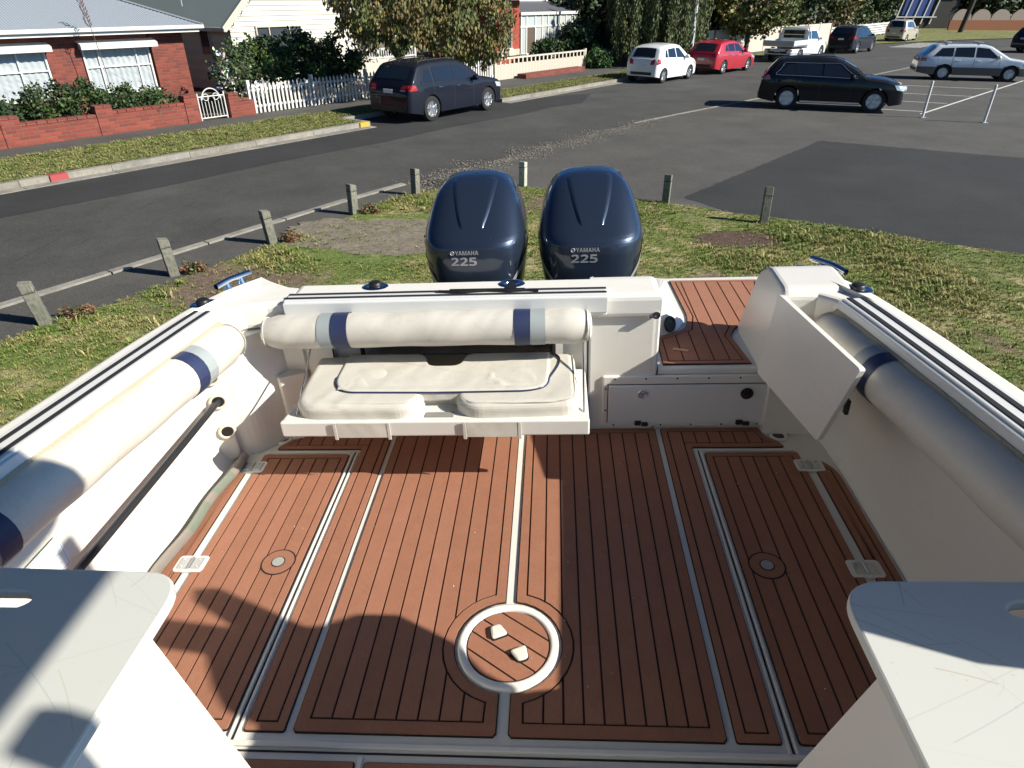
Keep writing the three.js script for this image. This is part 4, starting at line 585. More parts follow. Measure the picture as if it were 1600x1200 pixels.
  mesh('bumper', [bx(.03, .12, S.W * .62, -L / 2 + .0, clr + .2, 0, .012)], mTrim, g);
  mesh('grille', [bx(.03, .14, S.W * .4, L / 2 - .01, .58, 0, .012)], S.grille || mTrim, g);
  if (S.extra) S.extra(g, { yt, hw, L, belt });
  return g;
}
const suv = (o) => ({ L: 4.6, W: 1.88, H: 1.66, wb: 2.8, fo: .86, r: .36, clr: .24, belt: [[0, 1.08], [2, 1.03], [3.5, .98], [4.6, .9]], top: [[0, .5], [.015, .72], [.05, .95], [.13, 1.07], [.24, 1.22], [.5, 1.53], [.62, 1.585], [1.1, 1.635], [1.9, 1.65], [2.35, 1.62], [2.62, 1.55], [3.0, 1.36], [3.38, 1.1], [3.5, 1.06], [4.0, 1.0], [4.35, .93], [4.5, .84], [4.57, .68], [4.6, .48]], panes: [[[.62, 1.13], [1.02, 1.12], [1.02, 1.46], [.80, 1.44]], [[1.1, 1.11], [1.95, 1.09], [1.92, 1.5], [1.1, 1.49]], [[2.03, 1.09], [2.98, 1.06], [2.45, 1.46], [2.0, 1.5]]], surround: [[.5, 1.1], [3.1, 1.04], [2.47, 1.49], [.72, 1.49]], seams: [1.06, 2.0, 2.95], handles: [1.35, 2.2], mirror: 2.92, ws: [2.6, 3.34], rw: [.2, .49], tail: [[.04, .9], [.34, .92], [.28, 1.06], [.1, 1.06]], head: [[4.2, .72], [4.52, .68], [4.5, .82], [4.1, .87]], plateY: .88, rails: [.75, 2.35], ...o });
const hatch = (o) => ({ L: 3.8, W: 1.69, H: 1.52, wb: 2.46, fo: .74, r: .295, clr: .2, belt: [[0, .98], [1.5, .94], [2.6, .9], [3.8, .8]], top: [[0, .48], [.02, .74], [.06, .93], [.12, 1.0], [.36, 1.36], [.44, 1.42], [.9, 1.49], [1.5, 1.52], [1.9, 1.5], [2.15, 1.44], [2.5, 1.24], [2.85, 1.0], [3.0, .95], [3.4, .86], [3.65, .74], [3.76, .58], [3.8, .42]], panes: [[[.62, 1.03], [.86, 1.02], [.86, 1.3], [.74, 1.3]], [[.93, 1.02], [1.62, .99], [1.58, 1.37], [.95, 1.34]], [[1.69, .99], [2.5, .95], [2.0, 1.34], [1.66, 1.37]]], seams: [.9, 1.66, 2.5], handles: [1.1, 1.85], mirror: 2.42, ws: [2.13, 2.82], rw: [.13, .37], tail: [[.03, .76], [.28, .8], [.24, .98], [.1, .98]], head: [[3.35, .66], [3.72, .56], [3.68, .68], [3.2, .8]], plateY: .68, spokes: 6, ...o });
const head = Math.atan2(-TZ, TX);                        // parked along the street, nose up the road
const car = (S, label, t, n, turn = 0, group = 'cars parked along the far kerb') => { const [x, z] = W(t, n); return makeCar(S, label, x, z, head + turn, group); };
// n given for the car's centre line
car(suv({ paint: paintOf([.004, .006, .014], 0), chromeHandles: true, L: 4.6 }), 'dark navy wagon-style car parked in the kerb bay before the white picket fence', 3.55, .06, .03);
car(hatch({ paint: paintOf([.74, .76, .74], 0) }), 'small white hatchback parked beside the tall pale pole', 17.45, -1.05, -.05);
car(hatch({ paint: paintOf([.40, .008, .022], .15), L: 4.3, W: 1.76, H: 1.47, wb: 2.64, fo: .85, r: .31, belt: [[0, .98], [1.8, .93], [3.2, .88], [4.3, .78]], top: [[0, .46], [.02, .72], [.07, .92], [.14, 1.0], [.52, 1.34], [.62, 1.39], [1.1, 1.45], [1.7, 1.47], [2.1, 1.44], [2.4, 1.37], [2.75, 1.18], [3.15, .98], [3.3, .93], [3.8, .84], [4.12, .72], [4.25, .56], [4.3, .42]], panes: [[[.8, 1.03], [1.1, 1.02], [1.1, 1.3], [.98, 1.29]], [[1.16, 1.02], [1.82, .99], [1.8, 1.34], [1.18, 1.32]], [[1.9, .99], [2.78, .95], [2.25, 1.31], [1.87, 1.34]]], seams: [1.13, 1.86, 2.8], handles: [1.35, 2.1], mirror: 2.7, ws: [2.4, 3.12], rw: [.15, .51], tail: [[.05, .8], [.42, .86], [.36, 1.0], [.14, 1.0]], head: [[3.75, .64], [4.2, .54], [4.15, .66], [3.6, .77]] }), 'bright red hatchback parked behind the small white hatchback', 23.1, -1.62, -.10);
{ // utility with a flat tray
  const S = hatch({ name: 'utility_truck', cat: 'ute', paint: paintOf([.76, .77, .76], 0), L: 5.3, W: 1.85, H: 1.8, wb: 3.2, fo: .95, r: .37, clr: .32, belt: [[0, 1.1], [3, 1.1], [4.1, 1.06], [5.3, 1.0]], tumble: .16, top: [[0, .62], [.02, .70], [1.98, .70], [2.02, 1.70], [2.2, 1.78], [2.9, 1.8], [3.3, 1.76], [3.6, 1.6], [4.05, 1.2], [4.2, 1.13], [4.9, 1.05], [5.15, .95], [5.26, .75], [5.3, .55]], panes: [[[2.12, 1.18], [2.42, 1.17], [2.42, 1.58], [2.16, 1.58]], [[2.5, 1.17], [3.72, 1.14], [3.3, 1.58], [2.5, 1.6]]], seams: [2.46, 3.75], handles: [2.65], mirror: 3.65, ws: [3.3, 4.02], rw: null, tail: [[.02, .6], [.1, .6], [.1, .68], [.02, .68]], head: [[4.85, .78], [5.24, .74], [5.2, .9], [4.75, .98]], plateY: .6, extra: (g, c) => { const L = c.L; mesh('tray_floor', bx(2.1, .07, 1.86, 1.0 - L / 2, .86, 0, .01), mAlu, g); for (const s of [-1, 1]) mesh('tray_side', bx(2.1, .25, .04, 1.0 - L / 2, 1.02, s * .93, .008), mat([.6, .61, .6], .5), g); mesh('tailgate', bx(.04, .25, 1.8, -.05 - L / 2, 1.02, 0, .008), mat([.5, .5, .49], .5), g); mesh('headboard', [bx(.05, .05, 1.8, 1.95 - L / 2, 1.75, 0, .01), bx(.05, .9, .05, 1.95 - L / 2, 1.3, .88), bx(.05, .9, .05, 1.95 - L / 2, 1.3, -.88), bx(.03, .03, 1.7, 1.95 - L / 2, 1.4, 0)], mAlu, g); mesh('rear_window', bx(.01, .42, 1.25, 1.985 - L / 2, 1.42, 0, .002), mGlass, g); } });
  car(S, 'white utility truck with an open flat tray, parked before a cream wall', 33.2, -2.3, -.1);
}
car(suv({ paint: paintOf([.012, .016, .024], .3), L: 4.55 }), 'dark four-wheel drive parked ahead of the white utility truck', 42.6, -3.35, -.12);
car(hatch({ paint: paintOf([.52, .47, .38], .2), L: 4.1, H: 1.7, W: 1.72, top: [[0, .48], [.02, .8], [.06, 1.05], [.12, 1.12], [.3, 1.58], [.4, 1.64], [1.0, 1.69], [1.8, 1.7], [2.1, 1.66], [2.5, 1.45], [3.0, 1.1], [3.15, 1.04], [3.7, .94], [3.98, .78], [4.06, .58], [4.1, .42]], belt: [[0, 1.1], [2, 1.04], [4.1, .86]], panes: [[[.5, 1.16], [.86, 1.15], [.86, 1.52], [.62, 1.52]], [[.93, 1.14], [1.62, 1.11], [1.6, 1.55], [.95, 1.53]], [[1.7, 1.1], [2.6, 1.06], [2.05, 1.5], [1.68, 1.55]]], rw: [.12, .33], ws: [2.12, 2.95], mirror: 2.55 }), 'beige people mover parked beyond the zebra crossing', 59.8, -3.4, -.12);
// cars in the car park
const wagonTop = [[0, .5], [.03, .74], [.1, .92], [.16, .96], [.62, 1.38], [.75, 1.43], [1.3, 1.475], [2.1, 1.49], [2.6, 1.46], [2.85, 1.4], [3.2, 1.2], [3.6, .98], [3.75, .93], [4.3, .86], [4.55, .76], [4.68, .6], [4.72, .44]];
makeCar(suv({ L: 4.72, W: 1.75, H: 1.5, wb: 2.65, fo: .95, r: .32, clr: .24, paint: paintOf([.60, .64, .66], .1), belt: [[0, .96], [2.5, .93], [4.72, .82]], top: wagonTop, panes: [[[.58, 1.0], [1.35, .99], [1.35, 1.34], [.86, 1.32]], [[1.42, .99], [2.2, .98], [2.18, 1.37], [1.42, 1.35]], [[2.27, .98], [3.22, .95], [2.72, 1.33], [2.25, 1.37]]], surround: [[.46, .98], [3.32, .93], [2.74, 1.37], [.82, 1.35]], seams: [1.38, 2.24, 3.25], handles: [1.6, 2.42], mirror: 3.15, ws: [2.84, 3.57], rw: [.18, .6], tail: [[.08, .78], [.32, .78], [.32, .92], [.14, .92]], head: [[4.3, .66], [4.66, .58], [4.62, .7], [4.2, .8]], clad: [.56, [.12, .105, .08]], rails: [.85, 2.7], spokes: 6, mirrorMat: mWhite, extra: (g, c) => { for (const X of [1.15, 2.4]) mesh('roof_bar', bx(.06, .035, 1.3, X - c.L / 2, c.yt(X) + .085, 0, .012), mWhite, g); } }), 'white station wagon with beige lower cladding and white roof bars', 21.2, -33.75, Math.atan2(-.83, 2.66) * -1 - .62, 'cars in the car park');
makeCar(suv({ L: 4.45, W: 1.82, H: 1.6, wb: 2.67, fo: .84, paint: paintOf([.003, .0035, .006], 0), top: [[0, .5], [.015, .72], [.05, .92], [.12, 1.03], [.24, 1.2], [.48, 1.48], [.6, 1.53], [1.1, 1.58], [1.8, 1.6], [2.25, 1.57], [2.5, 1.5], [2.88, 1.32], [3.25, 1.08], [3.38, 1.04], [3.9, .98], [4.22, .9], [4.36, .8], [4.42, .66], [4.45, .48]], belt: [[0, 1.06], [2, 1.02], [3.4, .97], [4.45, .88]], panes: [[[.6, 1.1], [1.0, 1.09], [1.0, 1.4], [.8, 1.38]], [[1.06, 1.09], [1.86, 1.08], [1.84, 1.44], [1.06, 1.43]], [[1.94, 1.08], [2.86, 1.05], [2.36, 1.41], [1.92, 1.45]]], surround: [[.48, 1.075], [2.98, 1.03], [2.38, 1.44], [.72, 1.43]], chrome: true, seams: [1.03, 1.9, 2.85], mirror: 2.82, ws: [2.5, 3.22], rw: [.2, .47], rails: [.7, 2.25], sillTrim: true, grille: mChrome }), 'black compact four-wheel drive with chrome window line standing on open asphalt', 10.75, -24.42, -.35, 'cars in the car park');
makeCar(suv({ paint: paintOf([.006, .018, .055], .3), L: 4.7, H: 1.7 }), 'dark blue four-wheel drive parked behind the white station wagon', 37.6, -52.0, .25, 'cars in the car park');

// ================================================================ HOUSES AND FENCES (street frame: local x = t, local z = -n)
const LX = (w, h, d, t, y, n, r = 0, ry = 0) => bx(w, h, d, t, y, -n, r, ry);
const texBrick = dtex(1024, 2.4, (u, v) => { const row = Math.floor(v * 28), bw = 1 / 10, uu = (u + (row % 2) * bw / 2) % 1, fx = (uu % bw) / bw, fy = (v * 28) % 1, id = Math.floor(uu / bw) + row * 31; const m = fx < .045 || fy < .13; const h = (Math.sin(id * 127.1) * 43758.5453) % 1, k = .75 + .5 * Math.abs(h) + (nE(u * 512, v * 512) - .5) * .3; return m ? lin([.30, .19, .15], .8 + .3 * fbm(u, v)) : lin(Math.abs(h) > .82 ? [.20, .055, .04] : [.33, .085, .055], k); });
const texBrickB = dtex(1024, 2.4, (u, v) => { const row = Math.floor(v * 28), bw = .1, uu = (u + (row % 2) * bw / 2) % 1, fx = (uu % bw) / bw, fy = (v * 28) % 1; return fx < .045 || fy < .13 ? .2 : .8 + .2 * nE(u * 512, v * 512); }, false);
const mBrick = mat(0xffffff, .88, { map: texBrick, bumpMap: texBrickB, bumpScale: .008, color: col(.58, .52, .52) });
const mBrickO = mat(0xffffff, .88, { map: texBrick, bumpMap: texBrickB, bumpScale: .008, color: col(.66, .56, .54) });
const mRoofGrey = mat([.30, .335, .37], .45, { metalness: .15, side: THREE.DoubleSide }), mRoofGreen = mat([.20, .235, .225], .6, { side: THREE.DoubleSide }), mSlate = mat([.09, .095, .105], .7);
const mPaintW = mat([.60, .59, .55], .55), mPaintCream = mat([.50, .455, .37], .65), mPane = phys([.05, .06, .07], .06, { clearcoat: 1 });
const mCurtain = mat([.36, .39, .40], .9, { bumpMap: texWrinkle, bumpScale: .03 });
function windowAt(parent, t0, t1, y0, y1, n, o = {}) {
  const g = part('window', parent), cx = (t0 + t1) / 2, w = t1 - t0, h = y1 - y0, cy = (y0 + y1) / 2, f = .05;
  mesh('frame', [LX(w, f, .08, cx, y1 - f / 2, n - .03), LX(w + .1, f, .12, cx, y0 + f / 2, n - .05), LX(f, h - 2 * f, .08, t0 + f / 2, cy, n - .03), LX(f, h - 2 * f, .08, t1 - f / 2, cy, n - .03), ...(o.mul || []).map(k => LX(f * .8, h - 2 * f, .07, t0 + w * k, cy, n - .03)), ...(o.tra || []).map(k => LX(w - 2 * f, f * .8, .066, cx, y0 + h * k, n - .03))], o.mat || mPaintW, g);
  if (o.curtain) mesh('curtain', grid(60, 1, (u, v) => [t0 + f + (w - 2 * f) * u, y0 + f + (h - 2 * f) * v, -(n + .0 - .012 + .016 * Math.sin(u * 70 * w / 2))]), (() => { const m = mCurtain.clone(); m.side = THREE.DoubleSide; return m; })(), g);
  else mesh('pane', LX(w - 2 * f, h - 2 * f, .012, cx, cy, n - .005), mPane, g);
  return g;
}
const street = (o) => streetAt(o, 0, 0, 0);
// --- red brick house with grey corrugated roof
const h1 = street(grp('brick_house', 'red brick house with grey corrugated roof and white window awnings', 'house'));
{
  const n0 = 7.2, tr_ = -.78, ey = 2.42;
  mesh('wall', [LX(1.08, ey - .1, .25, tr_ - .54, (ey + .1) / 2, n0 + .125), LX(.92, ey - .1, .25, -4.45, (ey + .1) / 2, n0 + .125), LX(2.05, .62, .25, -2.95, .41, n0 + .125), LX(2.05, .32, .25, -2.95, ey - .16, n0 + .125), LX(4.1, .62, .25, -6.98, .41, n0 + .125), LX(4.1, .32, .25, -6.98, ey - .16, n0 + .125), LX(4, ey - .1, .25, -11, (ey + .1) / 2, n0 + .125), LX(.25, ey - .1, 9, tr_ - .125, (ey + .1) / 2, n0 + 4.76)], mBrick, h1);
  windowAt(h1, -3.95, -1.95, .72, 2.10, n0 + .06, { curtain: true, mul: [.22, .78], tra: [.55] });
  windowAt(h1, -7.9, -4.93, .72, 2.10, n0 + .06, { curtain: true, mul: [.28, .75], tra: [.55] });
  for (const [a, b] of [[-4.05, -1.78], [-8.0, -4.82]]) { const aw = part('awning', h1); mesh('hood', (() => { const g = new THREE.ExtrudeGeometry(shapeOf([[0, 0], [.3, -.10], [.3, -.23], [.28, -.23], [.28, -.12], [0, -.03]]), { depth: b - a, bevelEnabled: false }); g.rotateY(-Math.PI / 2); g.translate(b, 2.2, -n0); const q = uvBox(g); return q; })(), (() => { const m = mPaintW.clone(); m.side = THREE.DoubleSide; return m; })(), aw); for (const x of [a + .05, b - .05]) mesh('bracket', LX(.02, .12, .27, x, 2.03, n0 - .14), mPaintW, aw); }
  mesh('soffit', [LX(13, .03, .5, -6.9, ey - .0, n0 - .22), LX(.5, .03, 9.4, -.55, ey + .001, n0 + 4.2)], mPaintW, h1);
  const fasc = mesh('gutter', [LX(13.1, .11, .09, -6.85, ey + .06, n0 - .5, .02), LX(.09, .11, 9.9, -.30, ey + .06, n0 + 4.4, .02), LX(13, .07, .02, -6.9, ey - .05, n0 - .44)], mPaintW, h1);
  // corrugated hip roof: ribs running up the slope
  const slope = .42, pitch = (u0, u1, f) => f;
  const ribs = []; const nw = 170, wv = 13 / nw;
  const front = grid(nw * 6, 1, (u, v) => { const t = -13.4 + 13.12 * u, run = Math.min(4.4, Math.max(0, -.28 - t)), k = v * run; return [t, ey + .11 + slope * k + .011 * Math.sin(u * nw * 2 * Math.PI), -(n0 - .52 + k)]; });
  mesh('roof', front, mRoofGrey, h1);
  mesh('roof', grid(400, 1, (u, v) => { const q = 9.8 * u, run = Math.min(4.4, q, 9.8 - q), k = v * Math.max(0, run); return [-.26 - k, ey + .11 + slope * k + .011 * Math.sin(u * 780), -(n0 - .5 + q)]; }), mRoofGrey, h1);
  mesh('ridge_cap', [beam([-.28, ey + .135, -(n0 - .52)], [-4.7, ey + .13 + slope * 4.42, -(n0 + 3.88)], .14, .03)], mRoofGrey, h1);
  const pl = streetAt(grp('flower_spike', 'tall reddish flower spike rising before the brick house window', 'plant'), -3.9, 6.2, .1); const r = rng(8);
  mesh('stalk', tube([[0, 0, 0], [.05, 1.2, 0], [-.02, 2.3, 0], [-.12, 3.2, 0]], .010, 24, 6), mat([.12, .08, .06], .8), pl);
  mesh('blossom', Array.from({ length: 34 }, (_, i) => { const y = 2.5 + i * .021, s = i % 2 ? 1 : -1; return new THREE.SphereGeometry(.02, 6, 5).scale(1.8, .7, .8).rotateZ(s * .7).translate(-.04 - (y - 2.4) * .1 + s * (.03 + r() * .05), y, (r() - .5) * .1); }), mat([.13, .05, .055], .8), pl);
}
// --- brick garden wall with stepped piers and capping bricks
const gw = street(grp('garden_wall', 'low stepped red brick garden wall with capping bricks before the brick house', 'wall'));
{
  const n = 4.0;
  for (const [a, b, h] of [[-16, -13.1, .46], [-12.9, -10.4, .46], [-10.2, -7.5, .46], [-7.3, -5.3, .46], [-5.1, -2.95, .5], [-1.58, -.72, .44]]) { mesh('wall', LX(b - a, h, .22, (a + b) / 2, .11 + h / 2, n), mBrickO, gw); for (let t = a + .115; t < b - .04; t += .235) mesh('brick', LX(.222, .075, .25, t, .11 + h + .037, n, .008), Math.sin(t * 77) > .3 ? mBrick : mBrickO, gw); }
  for (const [t, h, w] of [[-13, .62, .4], [-10.3, .62, .4], [-7.4, .64, .42], [-5.2, .66, .42], [-2.78, .68, .4], [-1.42, .62, .34]]) { mesh('pier', LX(w, h, .27, t, .11 + h / 2, n), mBrickO, gw); for (const o of [-.5, .5]) mesh('brick', LX(w * .48, .07, .30, t + o * w * .5, .11 + h + .035, n, .008), mBrick, gw); }
}
const gate = streetAt(grp('garden_gate', 'small white wrought iron gate between brick piers', 'gate'), -2.08, 3.98, .13);
{
  mesh('gate_frame', [bar([-.40, .06, 0], [.40, .06, 0], .018), bar([-.40, .64, 0], [.40, .64, 0], .016), bar([-.42, .0, 0], [-.42, .74, 0], .022), bar([.42, 0, 0], [.42, .74, 0], .022), new THREE.TorusGeometry(.29, .017, 8, 24, Math.PI).translate(0, .56, 0)], mPaintW, gate);
  for (let k = -3; k <= 3; k++) mesh('gate_bar', bar([k * .105, .06, 0], [k * .105, k % 2 ? .62 : .5, 0], .011), mPaintW, gate);
  mesh('scroll', [new THREE.TorusGeometry(.09, .011, 6, 20).translate(-.16, .62, 0), new THREE.TorusGeometry(.09, .011, 6, 20).translate(.16, .62, 0)], mPaintW, gate);
}
// --- white picket fence
const pf = street(grp('picket_fence', 'white timber picket fence along the footpath', 'fence'));
{
  const n = 4.05; let k = 0; const geo = (() => { const g = new THREE.ExtrudeGeometry(shapeOf([[-.036, 0], [.036, 0], [.036, .8], [0, .86], [-.036, .8]]), { depth: .02, bevelEnabled: false }); return uvBox(g); })(); const ms = [mPaintW, mat([.52, .51, .48], .6), mat([.56, .55, .51], .6)];
  for (let t = -.62; t < 11.35; t += .152, k++) { const m = mesh('picket', geo, ms[(k * 7) % 3], pf); m.position.set(t, .13 + .008 * Math.sin(k * 3.1), -(n - .03)); m.rotation.z = .012 * Math.sin(k * 5.7); }
  mesh('rail', LX(12, .07, .04, 5.37, .33, n + .012), mPaintW, pf); mesh('rail', LX(12, .07, .04, 5.37, .80, n + .012), mPaintW, pf);
  for (let t = -.7; t < 11.5; t += 2.4) mesh('post', LX(.1, .98, .1, t, .59, n + .085), mPaintW, pf);
}
// --- cream boarded fence with square openings along the top
const cf = street(grp('boarded_fence', 'cream boarded fence with square openings along its top and low brick edging', 'fence'));
{
  const n = 4.05, ms = [mPaintCream, mat([.46, .42, .34], .7)]; let k = 0;
  for (let t = 11.55; t < 18.85; t += .118, k++) mesh('board', LX(.108, .60, .022, t, .42 + .0, n - .01), ms[k % 2], cf);
  for (let t = 11.55; t < 19; t += .33) mesh('baluster', LX(.09, .22, .022, t, .83, n - .011), ms[0], cf);
  mesh('top_rail', LX(7.4, .07, .07, 15.2, .965, n), mPaintCream, cf); mesh('mid_rail', LX(7.4, .05, .05, 15.2, .71, n + .03), mPaintCream, cf);
  for (const t of [11.5, 18.95]) mesh('post', LX(.12, .95, .12, t, .58, n + .02), mPaintCream, cf);
  mesh('brick_edging', LX(5, .2, .5, 15.4, .21, n - .42), mBrick, cf);
}
// --- white weatherboard house with green roof
const h2 = street(grp('weatherboard_house', 'white weatherboard house with a green-grey gable roof', 'house'));
{
  const n0 = 9, tl = 2.1, trr = 7.9, ey = 2.62, ap = 5.1; const mW2 = [mat([.60, .575, .49], .6), mat([.55, .53, .45], .6)]; let k = 0;
  for (let y = .15; y < ap; y += .17, k++) { let a = tl, b = trr; if (y + .17 > ey) { const q = (y + .085 - ey) / (ap - ey) * (trr - tl) / 2; a += q; b -= q; } if (b - a > .1) mesh('weatherboard', bx(b - a, .185, .03, (a + b) / 2, y + .085, -n0, 0, 0, -.17), mW2[k % 2], h2); }
  k = 0; for (let y = .15; y < ey; y += .17, k++) mesh('weatherboard', bx(.03, .185, 8, tl + .015, y + .085, -(n0 + 4.03), 0, 0, 0, -.17), mW2[k % 2], h2);
  mesh('wall_core', LX(trr - tl - .1, ey, 7.9, (tl + trr) / 2, ey / 2, n0 + 4.1), mW2[0], h2);
  for (const [t0, t1, s] of [[tl - .45, (tl + trr) / 2, 1], [trr + .45, (tl + trr) / 2, -1]]) mesh('roof', grid(2, 30, (u, v) => { const t = t0 + (t1 - t0) * u, y = ey - .28 + (ap + .15 - ey + .28) * u; return [t, y, -(n0 - .35 + v * 9)]; }), mRoofGreen, h2);
  for (const s of [-1, 1]) { const c = (tl + trr) / 2; mesh('barge_board', beam([c + s * ((trr - tl) / 2 + .45), ey - .34, -(n0 - .37)], [c, ap + .12, -(n0 - .37)], .05, .2), mPaintCream, h2); for (let q = 0; q < 6; q++) { const u = .06 + q * .13, x = c + s * ((trr - tl) / 2 + .38) * (1 - u), y = ey - .45 + (ap + .4 - ey) * u; mesh('fretwork', new THREE.TorusGeometry(.085, .02, 6, 14).translate(x, y, -(n0 - .36)), mPaintCream, h2); } }
  mesh('side_gutter', LX(.1, .14, 9, tl - .43, ey - .34, n0 + 4.1, .02), mPaintCream, h2);
  windowAt(h2, 3.15, 5.25, 1.05, 2.36, n0 - .02, { dark: true, mul: [.28, .72], mat: mPaintCream });
  { const g = part('window', h2); mesh('frame', [bx(.06, .95, .06, tl - .03, 1.85, -(n0 + 1.4)), bx(.06, .95, .06, tl - .03, 1.85, -(n0 + 2.05)), bx(.06, .06, .71, tl - .031, 2.35, -(n0 + 1.72)), bx(.06, .06, .71, tl - .031, 1.38, -(n0 + 1.72))], mPaintCream, g); mesh('pane', bx(.02, .9, .6, tl - .02, 1.86, -(n0 + 1.72)), mPane, g); }
  mesh('roof_vent', [bar([.75 + 1.4, 3.0, -(n0 + 3)], [.75 + 1.4, 3.55, -(n0 + 3)], .03)], mAlu, h2);
  // glazed verandah to the right, behind the tree
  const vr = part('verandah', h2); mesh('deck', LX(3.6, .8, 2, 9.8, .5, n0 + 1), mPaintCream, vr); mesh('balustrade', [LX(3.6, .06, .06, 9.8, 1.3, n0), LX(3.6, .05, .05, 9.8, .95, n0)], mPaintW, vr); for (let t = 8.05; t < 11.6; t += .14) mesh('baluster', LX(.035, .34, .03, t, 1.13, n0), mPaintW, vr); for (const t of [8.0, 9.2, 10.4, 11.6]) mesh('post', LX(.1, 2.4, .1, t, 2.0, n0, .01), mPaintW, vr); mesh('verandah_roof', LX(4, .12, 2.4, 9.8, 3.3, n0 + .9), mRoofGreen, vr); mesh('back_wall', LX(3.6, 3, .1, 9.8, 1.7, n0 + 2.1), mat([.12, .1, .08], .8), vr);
}
// --- red brick house with a glazed porch
const h3 = street(grp('brick_villa', 'orange-red brick house with tall sash window and white glazed porch', 'house'));
{
  const n0 = 7.5, b2 = mBrickO;
  mesh('wall', [LX(.5, 4.2, .3, 16.15, 2.2, n0 + .15), LX(.62, 4.2, .3, 17.6, 2.2, n0 + .15), LX(.92, .85, .3, 16.85, .525, n0 + .15), LX(.92, 1.75, .3, 16.85, 3.42, n0 + .15), LX(.3, 4.2, 6, 17.76, 2.2, n0 + 3.2)], mat(0xffffff, .88, { map: texBrick, bumpMap: texBrickB, bumpScale: .006, color: col(1.0, .62, .5) }), h3);
  mesh('plinth', LX(1.9, .3, .1, 16.9, .82, n0 - .02, .01), mPaintCream, h3);
  windowAt(h3, 16.4, 17.3, .98, 2.55, n0 + .08, { dark: true, tra: [.48] });
  mesh('eave', [LX(6.6, .3, .6, 14.7, 3.35, n0 - .2), LX(6, .25, .3, 20.5, 3.25, n0 + 2.2)], mPaintW, h3);
  const po = part('porch', h3);
  mesh('porch_roof', (() => { const g = grid(1, 1, (u, v) => [17.9 + 5.6 * u, 2.62 + .55 * v, -(n0 - .1 + 2.3 * v)]); return g; })(), (() => { const m = mSlate.clone(); m.side = THREE.DoubleSide; return m; })(), po);
  mesh('porch_fascia', LX(5.6, .14, .08, 20.7, 2.58, n0 - .08), mPaintW, po);
  const ts = [18.02, 18.5, 19.3, 19.95, 20.5, 21.1, 21.7, 22.3, 22.9, 23.4];
  for (let i = 0; i < ts.length; i++) mesh('mullion', LX(.08, 1.9, .09, ts[i], 1.56, n0), mPaintW, po);
  mesh('transom_rail', [LX(5.5, .09, .088, 20.7, 1.98, n0), LX(5.5, .1, .1, 20.7, .66, n0)], mPaintW, po);
  for (let i = 0; i < ts.length - 1; i++) { mesh('pane', LX(ts[i + 1] - ts[i] - .08, .48, .012, (ts[i] + ts[i + 1]) / 2, 2.27, n0), phys([.42, .46, .46], .15), po); mesh('pane', LX(ts[i + 1] - ts[i] - .08, 1.22, .012, (ts[i] + ts[i + 1]) / 2, 1.32, n0), i === 1 ? mat([.10, .07, .05], .6) : phys([.40, .44, .43], .2), po); }
  mesh('porch_base', LX(5.6, .6, .2, 20.7, .32, n0 + .05), b2, po);
  mesh('main_roof', grid(1, 1, (u, v) => [17.9 + 8 * u, 3.36 + 1.6 * v, -(n0 + 2.1 + 3 * v)]), (() => { const m = mSlate.clone(); m.side = THREE.DoubleSide; return m; })(), h3);
  mesh('chimney', LX(.6, 1.6, .6, 24.0, 3.9, n0 + 2.6), b2, h3);
}
// --- further along: cream wall, low fences, far brick wall, hedges and a garden house
const cw = grp('rendered_wall', 'tall cream rendered wall behind the white utility truck', 'wall'); streetAt(cw, 39, 1.2, 0); cw.rotation.y -= .1; for (let k = -4; k <= 4; k++) { mesh('panel', bx(2.3, 1.55, .12, k * 2.4, .8, 0, .01), mPaintCream, cw); mesh('post', bx(.16, 1.68, .18, k * 2.4 + 1.2, .84, 0, .01), k % 2 ? mPaintCream : mBrick, cw); }
const c3 = grp('low_fence', 'short cream fence with upright openings behind the red hatchback', 'fence'); streetAt(c3, 29.2, 1.9, 0); c3.rotation.y -= .06; mesh('board_base', bx(5.4, .5, .04, 0, .4, 0), mPaintCream, c3); mesh('top_rail', bx(5.5, .08, .07, 0, .98, 0), mPaintCream, c3); for (let k = -12; k <= 12; k++) mesh('baluster', bx(.1, .32, .035, k * .22, .8, 0), mPaintCream, c3);
const sg = grp('hazard_board', 'orange and yellow striped board beside the pale pole', 'sign'); { const [x, z] = W(25.6, .5); sg.position.set(x, .1, z); sg.rotation.y = .1; for (let k = 0; k < 4; k++) mesh('stripe', bx(.22, .9, .03, -.33 + k * .22, .65, 0, 0, 0, 0, -.35), mat(k % 2 ? [.62, .34, .03] : [.60, .24, .03], .6), sg); mesh('leg', [bar([-.3, 0, 0], [-.3, .4, 0], .02), bar([.3, 0, 0], [.3, .4, 0], .02)], mAlu, sg); }
const bin = grp('wheelie_bin', 'dark wheeled bin with blue lid by the pale pole', 'bin'); { const [x, z] = W(25.4, 2.2); bin.position.set(x, .1, z); mesh('bin_body', cyl(.34, .26, 1.0, 0, .55, 0, 4).rotateY(.7), mat([.02, .03, .02], .6), bin); mesh('bin_lid', bx(.6, .07, .6, 0, 1.08, 0, .03), mat([.03, .06, .2], .5), bin); }
const lp = grp('street_pole', 'tall pale grey street pole behind the white hatchback', 'pole'); { const [x, z] = W(23.9, .5); lp.position.set(x, .1, z); lp.rotation.z = .0; mesh('shaft', cyl(.10, .15, 8, 0, 4, 0, 20), mat([.42, .45, .44], .6), lp); mesh('collar', cyl(.16, .17, .25, 0, .12, 0, 20), mConc, lp); mesh('arm', tube([[0, 7.9, 0], [.6, 8.2, .4], [1.4, 8.25, .9]], .045, 20, 8), mAlu, lp); mesh('lamp_head', new THREE.SphereGeometry(.22, 14, 10).scale(1.5, .4, .8).translate(1.5, 8.2, .95), mAlu, lp); }
